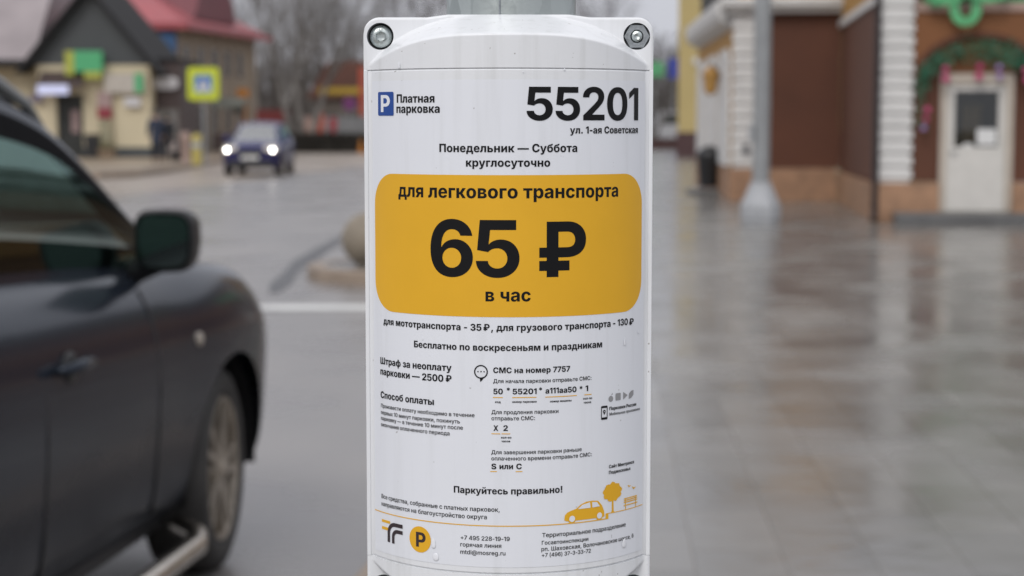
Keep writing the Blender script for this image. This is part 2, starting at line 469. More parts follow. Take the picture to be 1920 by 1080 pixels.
# outlines per weight and character: advance / contour points in thousandths of an em (c = control point)
GLYPHS = {
 700: {
  ' ': '269',
  '!': '352/101,229 89,728 263,728 251,229/176,-10 135,-10c 84,38c 84,77 84,117c 135,165c 176,165 218,165c 269,117c 269,77 269,38c 218,-10c',
  '*': '576/237,318 247,452 136,377 85,464 206,522 85,581 136,669 247,593 237,728 337,728 328,593 440,669 490,581 369,522 490,464 440,377 328,452 337,318',
  ',': '347/57,-198 100,112 260,112 166,-198',
  '-': '470/402,360 402,232 68,232 68,360',
  '.': '347/174,-10 135,-10c 84,41c 84,79 84,117c 135,168c 174,168 212,168c 264,117c 264,79 264,41c 212,-10c',
  '0': '686/343,-10 248,-10c 114,79c 42,245c 42,363 42,481c 114,648c 248,737c 343,737 438,737c 573,648c 644,481c 644,363 644,245c 573,79c 439,-10c/343,126 386,126c 444,181c 475,287c 475,363 475,440c 444,546c 385,602c 343,602 301,602c 242,546c 212,440c 212,363 212,287c 242,181c 301,126c',
  '1': '438/379,728 379,0 214,0 214,583 209,583 45,469 45,616 206,728',
  '2': '635/56,0 56,119 319,355 350,384c 393,432c 416,479c 416,507 416,538c 388,583c 341,607c 310,607 278,607c 231,581c 205,534c 205,500 47,500 47,573c 113,679c 232,737c 311,737 391,737c 511,682c 577,584c 577,519 577,478c 544,398c 460,299c 382,230 286,139 286,134 586,134 586,0',
  '3': '653/325,-10 244,-10c 118,46c 45,145c 44,210 211,210 212,185c 242,147c 294,126c 326,126 359,126c 410,149c 438,190c 438,217 438,245c 407,287c 351,310c 312,310 242,310 242,430 312,430 345,430c 396,453c 425,493c 425,520 425,546c 400,585c 356,607c 327,607 297,607c 247,585c 218,547c 218,520 59,520 59,584c 130,682c 251,737c 328,737 404,737c 520,683c 585,589c 585,530 585,470c 506,389c 444,379 444,373 499,367c 574,321c 611,250c 611,206 611,143c 538,45c 409,-10c',
  '5': '630/311,-10 233,-10c 112,47c 42,146c 41,210 202,210 203,183c 233,142c 282,119c 311,119 346,119c 398,149c 428,204c 428,240 428,277c 398,332c 345,363c 310,363 277,363c 220,336c 204,312 57,339 90,728 547,728 547,593 226,593 209,417 213,417 232,445c 311,483c 361,483 410,483c 493,448c 554,384c 588,297c 588,245 588,170c 519,56c 394,-10c',
  '7': '586/83,0 380,588 380,593 34,593 34,728 552,728 552,591 254,0',
  'C': '742/384,-10 286,-10c 132,78c 42,244c 42,363 42,483c 133,650c 288,737c 384,737 448,737c 558,702c 642,634c 695,536c 703,473 536,473 531,501c 506,545c 468,576c 418,592c 388,592 334,592c 254,538c 211,436c 211,363 211,289c 255,187c 334,136c 387,136 417,136c 467,152c 506,183c 531,227c 536,254 704,254 698,205c 652,111c 570,35c 457,-10c',
  'P': '651/59,0 59,728 353,728 435,728c 553,664c 617,552c 617,478 617,404c 552,292c 432,230c 349,230 165,230 165,362 319,362 361,362c 418,391c 446,443c 446,478 446,513c 418,565c 361,593c 319,593 225,593 225,0',
  'S': '659/336,-10 246,-10c 113,45c 39,154c 37,236 196,236 199,200c 234,152c 295,128c 334,128 371,128c 425,149c 454,186c 454,210 454,232c 428,263c 374,286c 334,295 257,314 163,335c 56,433c 56,514 56,581c 129,681c 255,737c 337,737 420,737c 543,681c 611,580c 612,513 453,513 449,554c 389,600c 336,600 300,600c 252,580c 227,547c 227,525 227,501c 255,469c 305,448c 337,441 401,426 451,415c 533,377c 591,324c 622,254c 622,210 622,142c 553,43c 426,-10c',
  'X': '754/24,0 329,433 329,307 49,728 241,728 314,615 336,580c 364,522c 388,469c 402,443 356,443 371,469c 395,522c 424,580c 446,615 519,728 706,728 433,317 433,436 730,0 534,0 440,143 420,174c 396,217c 378,254c 365,276 389,276 377,254c 358,217c 334,174c 313,143 216,0',
  'a': '586/211,-10 159,-10c 77,26c 30,98c 30,152 30,197c 63,259c 120,298c 193,318c 234,322 281,326c 338,335c 365,353c 365,370 365,372 365,393c 346,421c 312,436c 287,436 262,436c 224,421c 200,395c 195,377 46,398 58,445c 122,514c 222,553c 288,553 337,553c 424,530c 490,484c 528,415c 528,370 528,0 374,0 374,76 369,76 355,49c 310,11c 250,-10c/259,100 290,100c 338,124c 366,167c 366,195 366,249 359,245c 336,238c 308,232c 280,228c 268,226 242,222c 205,205c 186,178c 186,159 186,140c 205,113c 238,100c',
  'Б': '647/59,0 59,728 550,728 550,594 225,594 225,432 377,432 450,432c 556,385c 613,293c 613,225 613,156c 556,55c 450,0c 377,0/225,128 350,128 398,128c 455,181c 455,223 455,264c 398,315c 350,315 225,315',
  'М': '940/59,0 59,728 316,728 416,429 424,404c 444,322c 464,228c 481,140c 486,108 455,108 460,139c 477,227c 497,321c 517,404c 525,429 623,728 880,728 880,0 714,0 714,322 714,346c 716,421c 719,509c 721,598c 721,637 731,637 722,594c 699,504c 676,418c 655,346c 648,322 539,0 401,0 291,322 283,346c 262,417c 239,503c 216,594c 205,637 218,637 218,599c 220,511c 223,423c 225,347c 225,322 225,0',
  'П': '748/688,728 688,0 523,0 523,592 225,592 225,0 59,0 59,728',
  'Р': '651/59,0 59,728 353,728 435,728c 553,664c 617,552c 617,478 617,404c 552,292c 432,230c 349,230 165,230 165,362 319,362 361,362c 418,391c 446,443c 446,478 446,513c 418,565c 361,593c 319,593 225,593 225,0',
  'С': '742/384,-10 286,-10c 132,78c 42,244c 42,363 42,483c 133,650c 288,737c 384,737 448,737c 558,702c 642,634c 695,536c 703,473 536,473 531,501c 506,545c 468,576c 418,592c 388,592 334,592c 254,538c 211,436c 211,363 211,289c 255,187c 334,136c 387,136 417,136c 467,152c 506,183c 531,227c 536,254 704,254 698,205c 652,111c 570,35c 457,-10c',
  'Ш': '998/59,728 225,728 225,135 419,135 419,728 579,728 579,135 773,135 773,728 938,728 938,0 59,0',
  'а': '586/211,-10 159,-10c 77,26c 30,98c 30,152 30,197c 63,259c 120,298c 193,318c 234,322 281,326c 338,335c 365,353c 365,370 365,372 365,393c 346,421c 312,436c 287,436 262,436c 224,421c 200,395c 195,377 46,398 58,445c 122,514c 222,553c 288,553 337,553c 424,530c 490,484c 528,415c 528,370 528,0 374,0 374,76 369,76 355,49c 310,11c 250,-10c/259,100 290,100c 338,124c 366,167c 366,195 366,249 359,245c 336,238c 308,232c 280,228c 268,226 242,222c 205,205c 186,178c 186,159 186,140c 205,113c 238,100c',
  'б': '614/307,-12 228,-12c 106,56c 37,186c 37,280 37,295 37,353c 53,460c 94,552c 165,624c 273,668c 350,674 387,677c 421,688c 431,710c 432,728 557,728 557,667c 516,597c 430,565c 362,559 298,554c 214,518c 169,436c 162,363 166,363 180,398c 240,459c 323,498c 372,498 430,498c 523,438c 578,331c 578,259 578,181c 509,58c 388,-12c/308,112 343,112c 392,145c 418,208c 418,253 418,298c 393,361c 344,393c 309,393 274,393c 224,360c 196,296c 196,252 196,208c 223,146c 273,112c',
  'в': '580/58,0 58,546 292,546 395,546c 515,469c 515,398 515,355c 448,295c 387,284 439,281c 511,243c 547,184c 547,149 547,102c 496,35c 399,0c 328,0/210,120 328,120 358,120c 391,148c 391,173 391,199c 358,230c 328,230 210,230/210,322 296,322 327,322c 362,349c 362,372 362,396c 325,422c 292,422 210,422',
  'г': '457/440,546 440,419 221,419 221,0 58,0 58,546',
  'д': '674/20,-160 20,127 61,127 79,137c 102,188c 115,258c 123,337c 126,373 139,546 570,546 570,127 655,127 655,-160 500,-160 500,0 179,0 179,-160/222,127 418,127 418,422 276,422 273,373 267,285c 245,165c',
  'е': '599/310,-10 225,-10c 102,58c 37,184c 37,271 37,355c 102,482c 222,553c 304,553 360,553c 455,517c 526,447c 565,343c 565,275 565,232 97,232 97,330 486,330 410,306 410,345c 386,402c 340,433c 305,433 270,433c 222,402c 197,347c 197,310 197,241 197,197c 226,138c 278,109c 313,109 337,109c 375,123c 403,149c 411,168 557,143 543,96c 477,28c 376,-10c',
  'з': '526/261,-8 189,-8c 87,42c 34,124c 33,174 192,174 192,148c 229,119c 259,119 290,119c 327,149c 327,173 327,200c 287,229c 251,229 206,229 206,323 251,323 283,323c 322,351c 322,378 322,402c 290,432c 261,432 234,432c 198,405c 198,381 44,381 44,431c 99,508c 198,553c 264,553 327,553c 422,512c 476,442c 476,396 476,349c 412,289c 363,285 363,283 428,277c 495,206c 495,156 495,109c 436,35c 331,-8c',
  'и': '632/573,0 410,0 410,301 407,301 194,0 58,0 58,546 221,546 221,247 225,247 435,546 573,546',
  'й': '632/573,0 410,0 410,301 407,301 194,0 58,0 58,546 221,546 221,247 225,247 435,546 573,546/316,611 266,611c 186,652c 140,723c 140,766 231,766 231,736c 280,696c 316,696 351,696c 400,736c 400,766 492,766 492,723c 446,652c 366,611c',
  'к': '595/58,0 58,546 221,546 221,327 259,327 402,546 592,546 404,273 593,0 401,0 272,201 221,201 221,0',
  'л': '612/10,0 10,127 27,127 45,127c 72,144c 90,182c 101,246c 102,292 112,546 554,546 554,0 391,0 391,419 268,419 261,269 257,169c 206,51c 121,0c 64,0',
  'м': '824/58,0 58,546 308,546 370,356 378,329c 394,253c 408,169c 419,88c 422,58 402,58 406,88c 417,168c 432,252c 448,329c 456,356 515,546 766,546 766,0 608,0 608,196 608,218c 610,286c 612,365c 614,445c 614,480 623,480 614,428c 587,323c 559,230c 548,196 480,0 344,0 275,196 263,232c 235,326c 208,430c 199,480 210,480 210,447c 212,367c 214,287c 216,218c 216,196 216,0',
  'н': '631/456,345 456,218 175,218 175,345/221,546 221,0 58,0 58,546/573,546 573,0 409,0 409,546',
  'о': '617/309,-10 224,-10c 102,60c 37,187c 37,271 37,355c 102,482c 224,553c 309,553 393,553c 515,482c 581,355c 581,271 581,187c 515,60c 393,-10c/309,115 343,115c 391,155c 415,226c 415,272 415,318c 391,388c 343,427c 309,427 274,427c 227,388c 203,318c 203,272 203,226c 227,155c 274,115c',
  'п': '620/562,546 562,0 399,0 399,419 221,419 221,0 58,0 58,546',
  'р': '635/58,-204 58,546 219,546 219,453 225,453 236,477c 274,523c 336,553c 380,553 439,553c 538,492c 599,367c 599,272 599,180c 540,55c 441,-8c 379,-8 337,-8c 276,20c 236,64c 225,88 221,88 221,-204/325,120 360,120c 407,158c 431,227c 431,272 431,318c 407,386c 360,424c 325,424 291,424c 243,387c 218,319c 218,272 218,226c 243,158c 291,120c',
  'с': '593/308,-10 224,-10c 102,60c 37,187c 37,271 37,355c 102,482c 224,553c 308,553 360,553c 445,526c 510,477c 551,406c 557,363 407,337 402,358c 386,391c 362,415c 330,427c 310,427 276,427c 228,389c 203,319c 203,272 203,224c 228,154c 276,115c 310,115 330,115c 362,128c 387,152c 403,187c 407,209 558,184 551,138c 511,67c 446,16c 360,-10c',
  'т': '523/180,0 180,420 10,420 10,546 513,546 513,420 343,420 343,0',
  'у': '613/56,-192 93,-72 113,-77 144,-85c 190,-78c 215,-50c 215,-26 216,-1 12,546 185,546 269,274 286,220c 305,110c 319,48 284,48 297,110c 323,220c 341,274 431,546 601,546 371,-60 355,-104c 301,-171c 220,-208c 160,-208 130,-208c 74,-199c',
  'ф': '803/320,-10 235,-10c 108,60c 37,187c 37,271 37,355c 108,482c 235,553c 320,553 483,553 568,553c 695,482c 766,355c 766,271 766,187c 695,60c 568,-10c 483,-10/320,106 483,106 522,106c 577,149c 606,223c 606,272 606,320c 577,395c 522,438c 483,438 320,438 281,438c 226,395c 197,320c 197,272 197,223c 226,149c 281,106c/320,-204 320,728 483,728 483,-204',
  'ч': '608/319,154 190,154c 58,255c 58,358 58,546 221,546 221,358 221,314c 266,280c 319,280 353,280c 423,295c 464,309 464,183 449,176c 399,162c 343,154c/387,0 387,546 550,546 550,0',
  'ш': '870/58,546 221,546 221,126 358,126 358,546 513,546 513,126 649,126 649,546 812,546 812,0 58,0',
  'ы': '826/160,383 324,383 398,383c 505,335c 562,249c 562,190 562,134c 505,48c 398,0c 324,0 58,0 58,546 221,546 221,126 324,126 361,126c 403,160c 403,190 403,221c 361,256c 324,256 160,256/605,0 605,546 768,546 768,0',
  'ь': '599/160,383 324,383 398,383c 505,335c 562,249c 562,190 562,134c 505,48c 398,0c 324,0 58,0 58,546 221,546 221,126 324,126 361,126c 403,160c 403,190 403,221c 361,256c 324,256 160,256',
  'я': '584/526,0 373,0 373,421 287,421 241,421c 197,388c 197,356 197,325c 242,293c 289,293 436,293 436,180 270,180 159,180c 36,277c 36,358 36,443c 156,546c 265,546 526,546/190,0 14,0 169,251 341,251',
  '—': '1000/1000,360 1000,232 0,232 0,360',
  '₽': '753/439,257 48,257 48,389 433,389 475,389c 528,412c 554,457c 554,488 554,517c 528,565c 477,594c 439,594 313,594 313,0 149,0 149,728 439,728 526,728c 652,665c 720,558c 719,490 720,417c 650,313c 524,258c/471,214 471,83 48,83 48,214',
 },
 701: {
  '0': '678/339,-10 246,-10c 115,79c 45,245c 45,363 45,481c 115,648c 246,737c 339,737 431,737c 563,648c 633,481c 633,363 633,245c 563,79c 432,-10c/339,117 383,117c 444,175c 476,285c 476,363 476,442c 444,553c 383,611c 339,611 295,611c 234,553c 202,442c 202,363 202,285c 233,175c 295,117c',
  '1': '433/369,728 369,0 216,0 216,593 211,593 45,476 45,615 206,728',
  '2': '631/59,0 59,111 318,351 351,382c 396,433c 420,482c 420,512 420,544c 391,590c 341,615c 309,615 275,615c 226,588c 199,538c 199,503 52,503 52,575c 117,680c 233,737c 310,737 388,737c 504,682c 569,585c 569,522 569,481c 537,401c 454,303c 379,235 273,131 273,126 578,126 578,0',
  '5': '624/308,-10 232,-10c 114,46c 46,143c 44,206 194,206 195,178c 226,135c 277,111c 308,111 344,111c 399,144c 431,201c 431,239 431,277c 398,336c 342,368c 306,368 273,368c 214,342c 197,319 60,344 94,728 539,728 539,601 221,601 203,419 207,419 226,446c 304,481c 352,481 401,481c 484,447c 546,382c 580,295c 580,243 580,169c 511,55c 389,-10c',
  '6': '652/335,-10 279,-10c 175,27c 93,111c 45,248c 45,347 45,439c 86,583c 164,684c 273,737c 341,737 413,737c 525,681c 593,584c 600,524 448,524 440,562c 382,605c 341,605 293,605c 229,549c 196,447c 196,376 201,376 217,408c 272,454c 344,478c 384,478 448,478c 549,418c 607,312c 607,244 607,170c 539,55c 416,-10c/334,111 370,111c 426,145c 458,203c 458,240 458,276c 426,333c 371,367c 335,367 309,367c 264,347c 230,312c 211,266c 211,239 211,204c 243,146c 299,111c',
 },
 500: {
  ' ': '269',
  '(': '371/94,296 94,377c 126,551c 183,713c 220,772 332,772 296,696c 243,531c 215,369c 215,296 215,232c 239,101c 291,-47c 332,-136 220,-136 158,-32c 94,188c',
  ')': '371/39,-136 81,-45c 133,103c 156,234c 156,296 156,369c 128,531c 76,696c 39,772 152,772 188,713c 245,551c 278,376c 278,296 278,187c 213,-33c 152,-136',
  '+': '671/283,44 283,531 388,531 388,44/92,239 92,337 579,337 579,239',
  ',': '313/60,-185 103,106 228,106 145,-185',
  '-': '464/395,355 395,254 69,254 69,355',
  '.': '313/156,-8 124,-8c 80,36c 80,68 80,99c 124,143c 156,143 188,143c 232,99c 232,68 232,36c 188,-8c',
  '0': '654/327,-10 240,-10c 117,78c 52,245c 52,363 52,481c 118,648c 240,737c 327,737 413,737c 537,648c 602,481c 602,363 602,245c 537,78c 414,-10c/327,94 376,94c 443,157c 479,278c 479,363 479,449c 443,570c 376,634c 327,634 278,634c 210,570c 175,449c 175,363 175,278c 210,157c 278,94c',
  '1': '420/344,728 344,0 222,0 222,617 217,617 46,494 46,613 206,728',
  '2': '620/67,0 67,88 318,340 354,378c 404,436c 429,491c 429,523 429,558c 397,609c 341,636c 305,636 268,636c 212,606c 182,550c 182,512 65,512 65,580c 127,681c 236,737c 307,737 378,737c 486,683c 547,588c 547,528 547,488c 517,411c 440,314c 370,246 237,109 237,103 558,103 558,0',
  '3': '632/316,-10 241,-10c 124,42c 56,134c 54,195 178,195 180,164c 217,119c 278,94c 316,94 356,94c 419,122c 455,173c 455,206 455,241c 419,294c 351,323c 303,323 240,323 240,420 303,420 342,420c 401,448c 434,497c 434,530 434,562c 406,610c 353,636c 318,636 283,636c 225,611c 188,566c 187,534 69,534 71,594c 137,686c 250,737c 319,737 391,737c 496,683c 554,592c 554,537 554,476c 483,392c 425,378 425,373 475,366c 544,319c 580,246c 580,201 580,140c 512,45c 393,-10c',
  '4': '662/54,138 54,236 365,728 444,728 444,586 395,586 180,246 180,240 611,240 611,138/399,0 399,167 401,212 401,728 517,728 517,0',
  '5': '609/299,-10 230,-10c 120,43c 56,135c 54,195 173,195 175,164c 210,118c 266,91c 299,91 339,91c 402,128c 437,193c 437,235 437,277c 400,344c 337,382c 295,382 262,382c 198,358c 179,338 67,356 106,728 519,728 519,624 208,624 186,427 190,427 211,449c 284,479c 327,479 376,479c 460,443c 522,378c 556,290c 556,237 556,166c 491,54c 375,-10c',
  '6': '636/325,-10 275,-10c 177,25c 99,106c 52,241c 52,342 52,436c 91,582c 165,684c 269,737c 334,737 400,737c 504,685c 569,593c 577,534 456,534 446,577c 383,631c 334,631 282,631c 209,570c 171,457c 171,378 177,378 195,409c 250,453c 319,477c 358,477 421,477c 524,416c 584,309c 584,239 584,168c 519,56c 403,-10c/325,91 365,91c 428,130c 465,196c 465,237 465,277c 429,343c 366,381c 326,381 297,381c 245,358c 207,318c 186,266c 186,237 186,197c 222,131c 285,91c',
  '7': '574/92,0 404,619 404,624 42,624 42,728 532,728 532,620 220,0',
  '8': '636/318,-10 240,-10c 120,43c 52,136c 52,194 52,240c 92,318c 160,369c 202,377 202,381 146,394c 79,484c 79,543 79,599c 140,687c 248,737c 318,737 386,737c 494,687c 557,599c 557,543 557,484c 488,394c 434,381 434,377 476,369c 543,318c 584,240c 584,194 584,136c 515,43c 395,-10c/318,87 360,87c 423,116c 457,168c 457,203 457,239c 421,294c 358,326c 318,326 277,326c 214,294c 177,239c 177,203 177,168c 212,116c 275,87c/318,421 352,421c 406,449c 437,499c 437,531 437,564c 407,612c 353,639c 318,639 282,639c 228,612c 198,564c 198,531 198,499c 229,449c 283,421c',
  '9': '636/303,-10 236,-10c 132,43c 67,135c 59,194 180,194 190,151c 253,96c 303,96 355,96c 427,157c 465,271c 465,351 460,351 442,320c 387,275c 318,251c 279,251 215,251c 112,312c 52,420c 52,489 52,560c 117,673c 234,739c 312,738 362,738c 459,702c 537,622c 584,487c 584,387 584,292c 545,145c 471,43c 367,-10c/309,347 339,347c 391,370c 429,411c 451,463c 451,492 451,531c 415,596c 352,636c 312,636 272,636c 209,598c 172,532c 172,491 172,451c 208,385c 270,347c',
  ':': '313/156,-8 124,-8c 80,36c 80,68 80,99c 124,143c 156,143 188,143c 232,99c 232,68 232,36c 188,-8c/156,370 124,370c 80,413c 80,445 80,477c 124,521c 156,521 188,521c 232,477c 232,445 232,413c 188,370c',
  '@': '993/515,-201 404,-201c 232,-141c 113,-24c 52,145c 52,254 52,359c 113,528c 229,648c 399,713c 508,713 611,713c 772,649c 883,537c 940,390c 940,308 940,251c 923,145c 882,62c 810,14c 754,14 725,14c 667,30c 626,67c 621,96 617,96 604,62c 533,15c 476,15 411,15c 320,78c 273,188c 273,259 273,328c 326,435c 420,496c 480,496 528,496c 594,461c 608,438 613,438 613,484 702,484 702,158 702,132c 729,97c 756,97 789,97c 826,141c 841,232c 841,303 841,369c 800,484c 718,572c 594,621c 511,621 426,621c 294,571c 203,476c 156,341c 156,254 156,167c 203,32c 296,-61c 433,-109c 522,-109 562,-109c 636,-95c 695,-78c 713,-71 743,-157 719,-167c 646,-188c 559,-201c/485,105 529,105c 584,141c 611,210c 611,262 611,314c 583,376c 527,402c 487,402 449,402c 395,365c 366,302c 366,262 366,219c 390,148c 443,105c',
  'd': '622/271,-10 206,-10c 103,57c 45,183c 45,272 45,362c 105,487c 207,553c 271,553 321,553c 383,520c 419,475c 428,456 433,456 433,728 553,728 553,0 436,0 436,86 428,86 418,67c 382,22c 320,-10c/301,89 345,89c 405,135c 436,218c 436,272 436,327c 405,408c 345,453c 301,453 257,453c 197,406c 167,324c 167,272 167,220c 197,137c 257,89c',
  'e': '590/308,-11 227,-11c 108,58c 45,184c 45,269 45,354c 108,481c 222,553c 299,553 348,553c 437,521c 507,455c 547,350c 547,278 547,239 105,239 105,322 487,322 431,297 431,344c 401,417c 343,457c 300,457 257,457c 196,416c 164,348c 164,307 164,249 164,195c 200,122c 266,84c 310,84 338,84c 385,101c 419,133c 428,158 538,134 525,90c 462,25c 368,-11c',
  'g': '623/302,-216 237,-216c 142,-183c 81,-127c 66,-92 167,-52 176,-68c 207,-101c 260,-123c 302,-123 362,-123c 436,-67c 436,-6 436,98 426,98 416,79c 381,37c 319,8c 271,8 208,8c 105,68c 45,187c 45,275 45,363c 105,487c 208,553c 272,553 321,553c 384,520c 420,475c 430,456 437,456 437,546 554,546 554,-4 554,-76c 488,-170c 374,-216c/302,104 345,104c 405,145c 436,222c 436,276 436,329c 406,409c 346,453c 302,453 257,453c 197,407c 167,327c 167,276 167,224c 198,147c 258,104c',
  'i': '258/69,0 69,546 188,546 188,0/129,626 100,626c 58,665c 58,693 58,721c 100,760c 129,760 159,760c 201,721c 201,693 201,665c 159,626c',
  'm': '895/69,0 69,546 182,546 186,417 177,417 189,464c 238,525c 304,555c 339,555 399,555c 472,481c 486,411 471,411 482,459c 536,522c 610,555c 653,555 702,555c 780,512c 826,430c 826,368 826,0 707,0 707,352 707,404c 649,452c 609,452 577,452c 531,425c 506,377c 506,345 506,0 389,0 389,358 389,401c 336,452c 294,452 266,452c 217,426c 188,374c 188,336 188,0',
  'o': '607/303,-11 225,-11c 109,59c 45,186c 45,270 45,355c 109,482c 225,553c 303,553 382,553c 498,482c 562,355c 562,270 562,186c 498,59c 382,-11c/303,87 350,87c 411,137c 441,220c 441,270 441,321c 411,405c 350,455c 303,455 257,455c 196,405c 166,322c 166,270 166,220c 196,137c 257,87c',
  'r': '393/69,0 69,546 185,546 185,456 190,456 205,502c 279,553c 327,553 337,553c 364,552c 373,550 373,439 366,441c 331,445c 314,445 278,445c 221,415c 188,361c 188,325 188,0',
  's': '545/272,-11 210,-11c 115,24c 54,92c 45,141 157,163 168,122c 227,82c 273,82 322,82c 380,122c 380,151 380,175c 343,207c 305,216 212,236 136,253c 60,329c 60,388 60,438c 115,512c 213,553c 277,553 338,553c 425,518c 479,456c 490,414 384,392 374,421c 324,462c 278,462 236,462c 180,425c 180,395 180,370c 217,338c 260,329 351,309 428,292c 502,219c 502,162 502,111c 444,33c 340,-11c',
  't': '348/314,546 314,451 10,451 10,546/88,676 207,676 207,151 207,120c 234,91c 264,91 272,91c 300,95c 310,97 329,4 310,-2c 268,-7c 248,-7 171,-7c 88,70c 88,141',
  'u': '608/256,-7 200,-7c 116,41c 69,133c 69,199 69,546 188,546 188,216 188,159c 247,95c 299,95 334,95c 388,126c 419,184c 419,225 419,546 539,546 539,0 425,0 424,134 434,134 411,62c 320,-7c',
  'В': '658/76,0 76,728 350,728 429,728c 532,677c 583,592c 583,538 583,493c 549,430c 492,392c 458,383 458,376 495,374c 566,331c 611,253c 611,197 611,141c 558,52c 448,0c 364,0/199,104 347,104 422,104c 488,161c 488,205 488,239c 454,293c 394,325c 352,325 199,325/199,416 336,416 372,416c 428,442c 461,491c 461,524 461,567c 400,624c 339,624 199,624',
  'Г': '581/539,728 539,624 199,624 199,0 76,0 76,728',
  'Д': '845/42,-156 42,104 106,104 124,119c 157,165c 183,238c 203,345c 209,420 234,728 717,728 717,104 803,104 803,-156 684,-156 684,0 161,0 161,-156/247,104 594,104 594,623 347,623 330,420 324,347c 301,224c 269,131c',
  'М': '919/76,0 76,728 260,728 406,335 413,315c 431,253c 450,181c 466,111c 472,84 447,84 454,110c 470,179c 489,252c 507,315c 514,335 658,728 842,728 842,0 720,0 720,377 720,400c 721,465c 723,538c 725,614c 725,648 734,648 724,610c 701,532c 679,458c 659,397c 652,377 512,0 407,0 265,377 258,397c 238,457c 215,530c 192,609c 181,648 191,648 192,616c 193,542c 195,468c 196,401c 196,377 196,0',
  'П': '745/669,728 669,0 546,0 546,623 199,623 199,0 76,0 76,728',
  'С': '735/383,-10 288,-10c 138,79c 52,247c 52,363 52,481c 139,648c 289,737c 383,737 442,737c 545,704c 625,639c 678,547c 687,488 563,488 557,522c 525,573c 477,608c 418,627c 385,627 324,627c 229,565c 175,448c 175,363 175,278c 230,161c 324,101c 384,101 418,101c 477,119c 525,155c 557,206c 564,240 687,240 680,187c 630,96c 550,28c 446,-10c',
  'Т': '657/42,623 42,728 615,728 615,623 390,623 390,0 268,0 268,623',
  'Ш': '974/76,728 199,728 199,104 427,104 427,728 548,728 548,104 775,104 775,728 898,728 898,0 76,0',
  'а': '572/222,-12 170,-12c 87,26c 38,100c 38,154 38,200c 73,260c 133,296c 208,314c 247,318 295,324c 355,331c 383,349c 383,368 383,370 383,399c 361,438c 317,459c 284,459 251,459c 203,439c 172,406c 165,388 54,413 71,461c 139,523c 231,553c 283,553 320,553c 396,535c 462,494c 502,420c 502,364 502,0 388,0 388,75 383,75 371,53c 329,13c 265,-12c/251,79 292,79c 352,112c 384,165c 384,196 384,263 378,258c 347,249c 308,242c 271,237c 259,235 230,231c 182,213c 154,180c 154,154 154,130c 179,96c 223,79c',
  'б': '602/303,-12 229,-12c 112,55c 45,182c 45,271 45,288 45,362c 63,480c 104,569c 174,631c 275,666c 345,671 380,673c 414,686c 426,710c 426,728 524,728 524,679c 489,617c 413,585c 350,581 281,576c 192,539c 146,452c 139,371 142,371 156,408c 217,471c 300,511c 348,511 407,511c 502,446c 557,333c 557,259 557,182c 492,59c 377,-12c/304,85 346,85c 407,125c 440,201c 440,254 440,307c 409,382c 349,423c 307,423 264,423c 199,380c 163,303c 163,251 163,202c 196,127c 259,85c',
  'в': '571/69,0 69,546 297,546 392,546c 503,468c 503,399 503,354c 441,296c 387,286 428,282c 491,246c 528,187c 528,148 528,104c 482,37c 394,0c 332,0/181,97 332,97 369,97c 411,132c 411,162 411,198c 369,238c 332,238 181,238/181,319 299,319 341,319c 388,354c 388,384 388,414c 339,448c 297,448 181,448',
  'г': '445/426,546 426,446 188,446 188,0 69,0 69,546',
  'д': '639/20,-158 20,100 63,100 80,114c 104,159c 120,221c 130,301c 134,349 151,546 535,546 535,100 619,100 619,-158 504,-158 504,0 137,0 137,-158/188,100 421,100 421,447 254,447 246,349 239,262c 214,138c',
  'е': '590/308,-11 227,-11c 108,58c 45,184c 45,269 45,354c 108,481c 222,553c 299,553 348,553c 437,521c 507,455c 547,350c 547,278 547,239 105,239 105,322 487,322 431,297 431,344c 401,417c 343,457c 300,457 257,457c 196,416c 164,348c 164,307 164,249 164,195c 200,122c 266,84c 310,84 338,84c 385,101c 419,133c 428,158 538,134 525,90c 462,25c 368,-11c',
  'ж': '839/26,0 231,281 28,546 166,546 327,323 360,323 360,546 480,546 480,323 512,323 673,546 811,546 608,281 813,0 672,0 511,223 480,223 480,0 360,0 360,223 329,223 167,0',
  'з': '507/252,-7 190,-7c 96,34c 42,105c 41,151 159,151 160,124c 214,89c 251,89 293,89c 344,131c 344,163 344,198c 289,239c 241,239 201,239 201,316 241,316 282,316c 334,355c 334,389 334,420c 290,460c 254,460 218,460c 167,425c 166,395 52,395 53,441c 106,512c 198,552c 256,552 314,552c 400,511c 448,442c 448,399 448,351c 386,291c 340,284 340,281 403,272c 468,203c 468,153 468,107c 413,34c 316,-7c',
  'и': '608/539,0 419,0 419,355 414,355 174,0 69,0 69,546 188,546 188,191 194,191 433,546 539,546',
  'й': '608/539,0 419,0 419,355 414,355 174,0 69,0 69,546 188,546 188,191 194,191 433,546 539,546/304,618 260,618c 190,656c 148,722c 148,763 224,763 224,731c 269,690c 304,690 338,690c 384,731c 384,763 460,763 460,722c 419,657c 348,618c',
  'к': '564/69,0 69,546 188,546 188,317 236,317 409,546 553,546 348,278 555,0 411,0 254,217 188,217 188,0',
  'л': '591/10,0 10,100 28,100 50,100c 80,118c 99,162c 110,239c 113,298 122,546 521,546 521,0 402,0 402,446 236,446 228,271 224,177c 185,57c 109,0c 50,0',
  'м': '792/69,0 69,546 250,546 349,290 359,263c 376,202c 389,141c 400,82c 405,57 388,57 392,81c 403,139c 417,201c 434,262c 444,290 541,546 723,546 723,0 606,0 606,248 606,273c 607,334c 608,400c 610,467c 610,499 620,499 609,452c 586,367c 560,288c 544,248 447,0 345,0 246,248 230,288c 204,368c 180,453c 170,499 181,499 182,470c 183,405c 185,337c 186,274c 186,248 186,0',
  'н': '606/449,331 449,231 157,231 157,331/188,546 188,0 69,0 69,546/537,546 537,0 418,0 418,546',
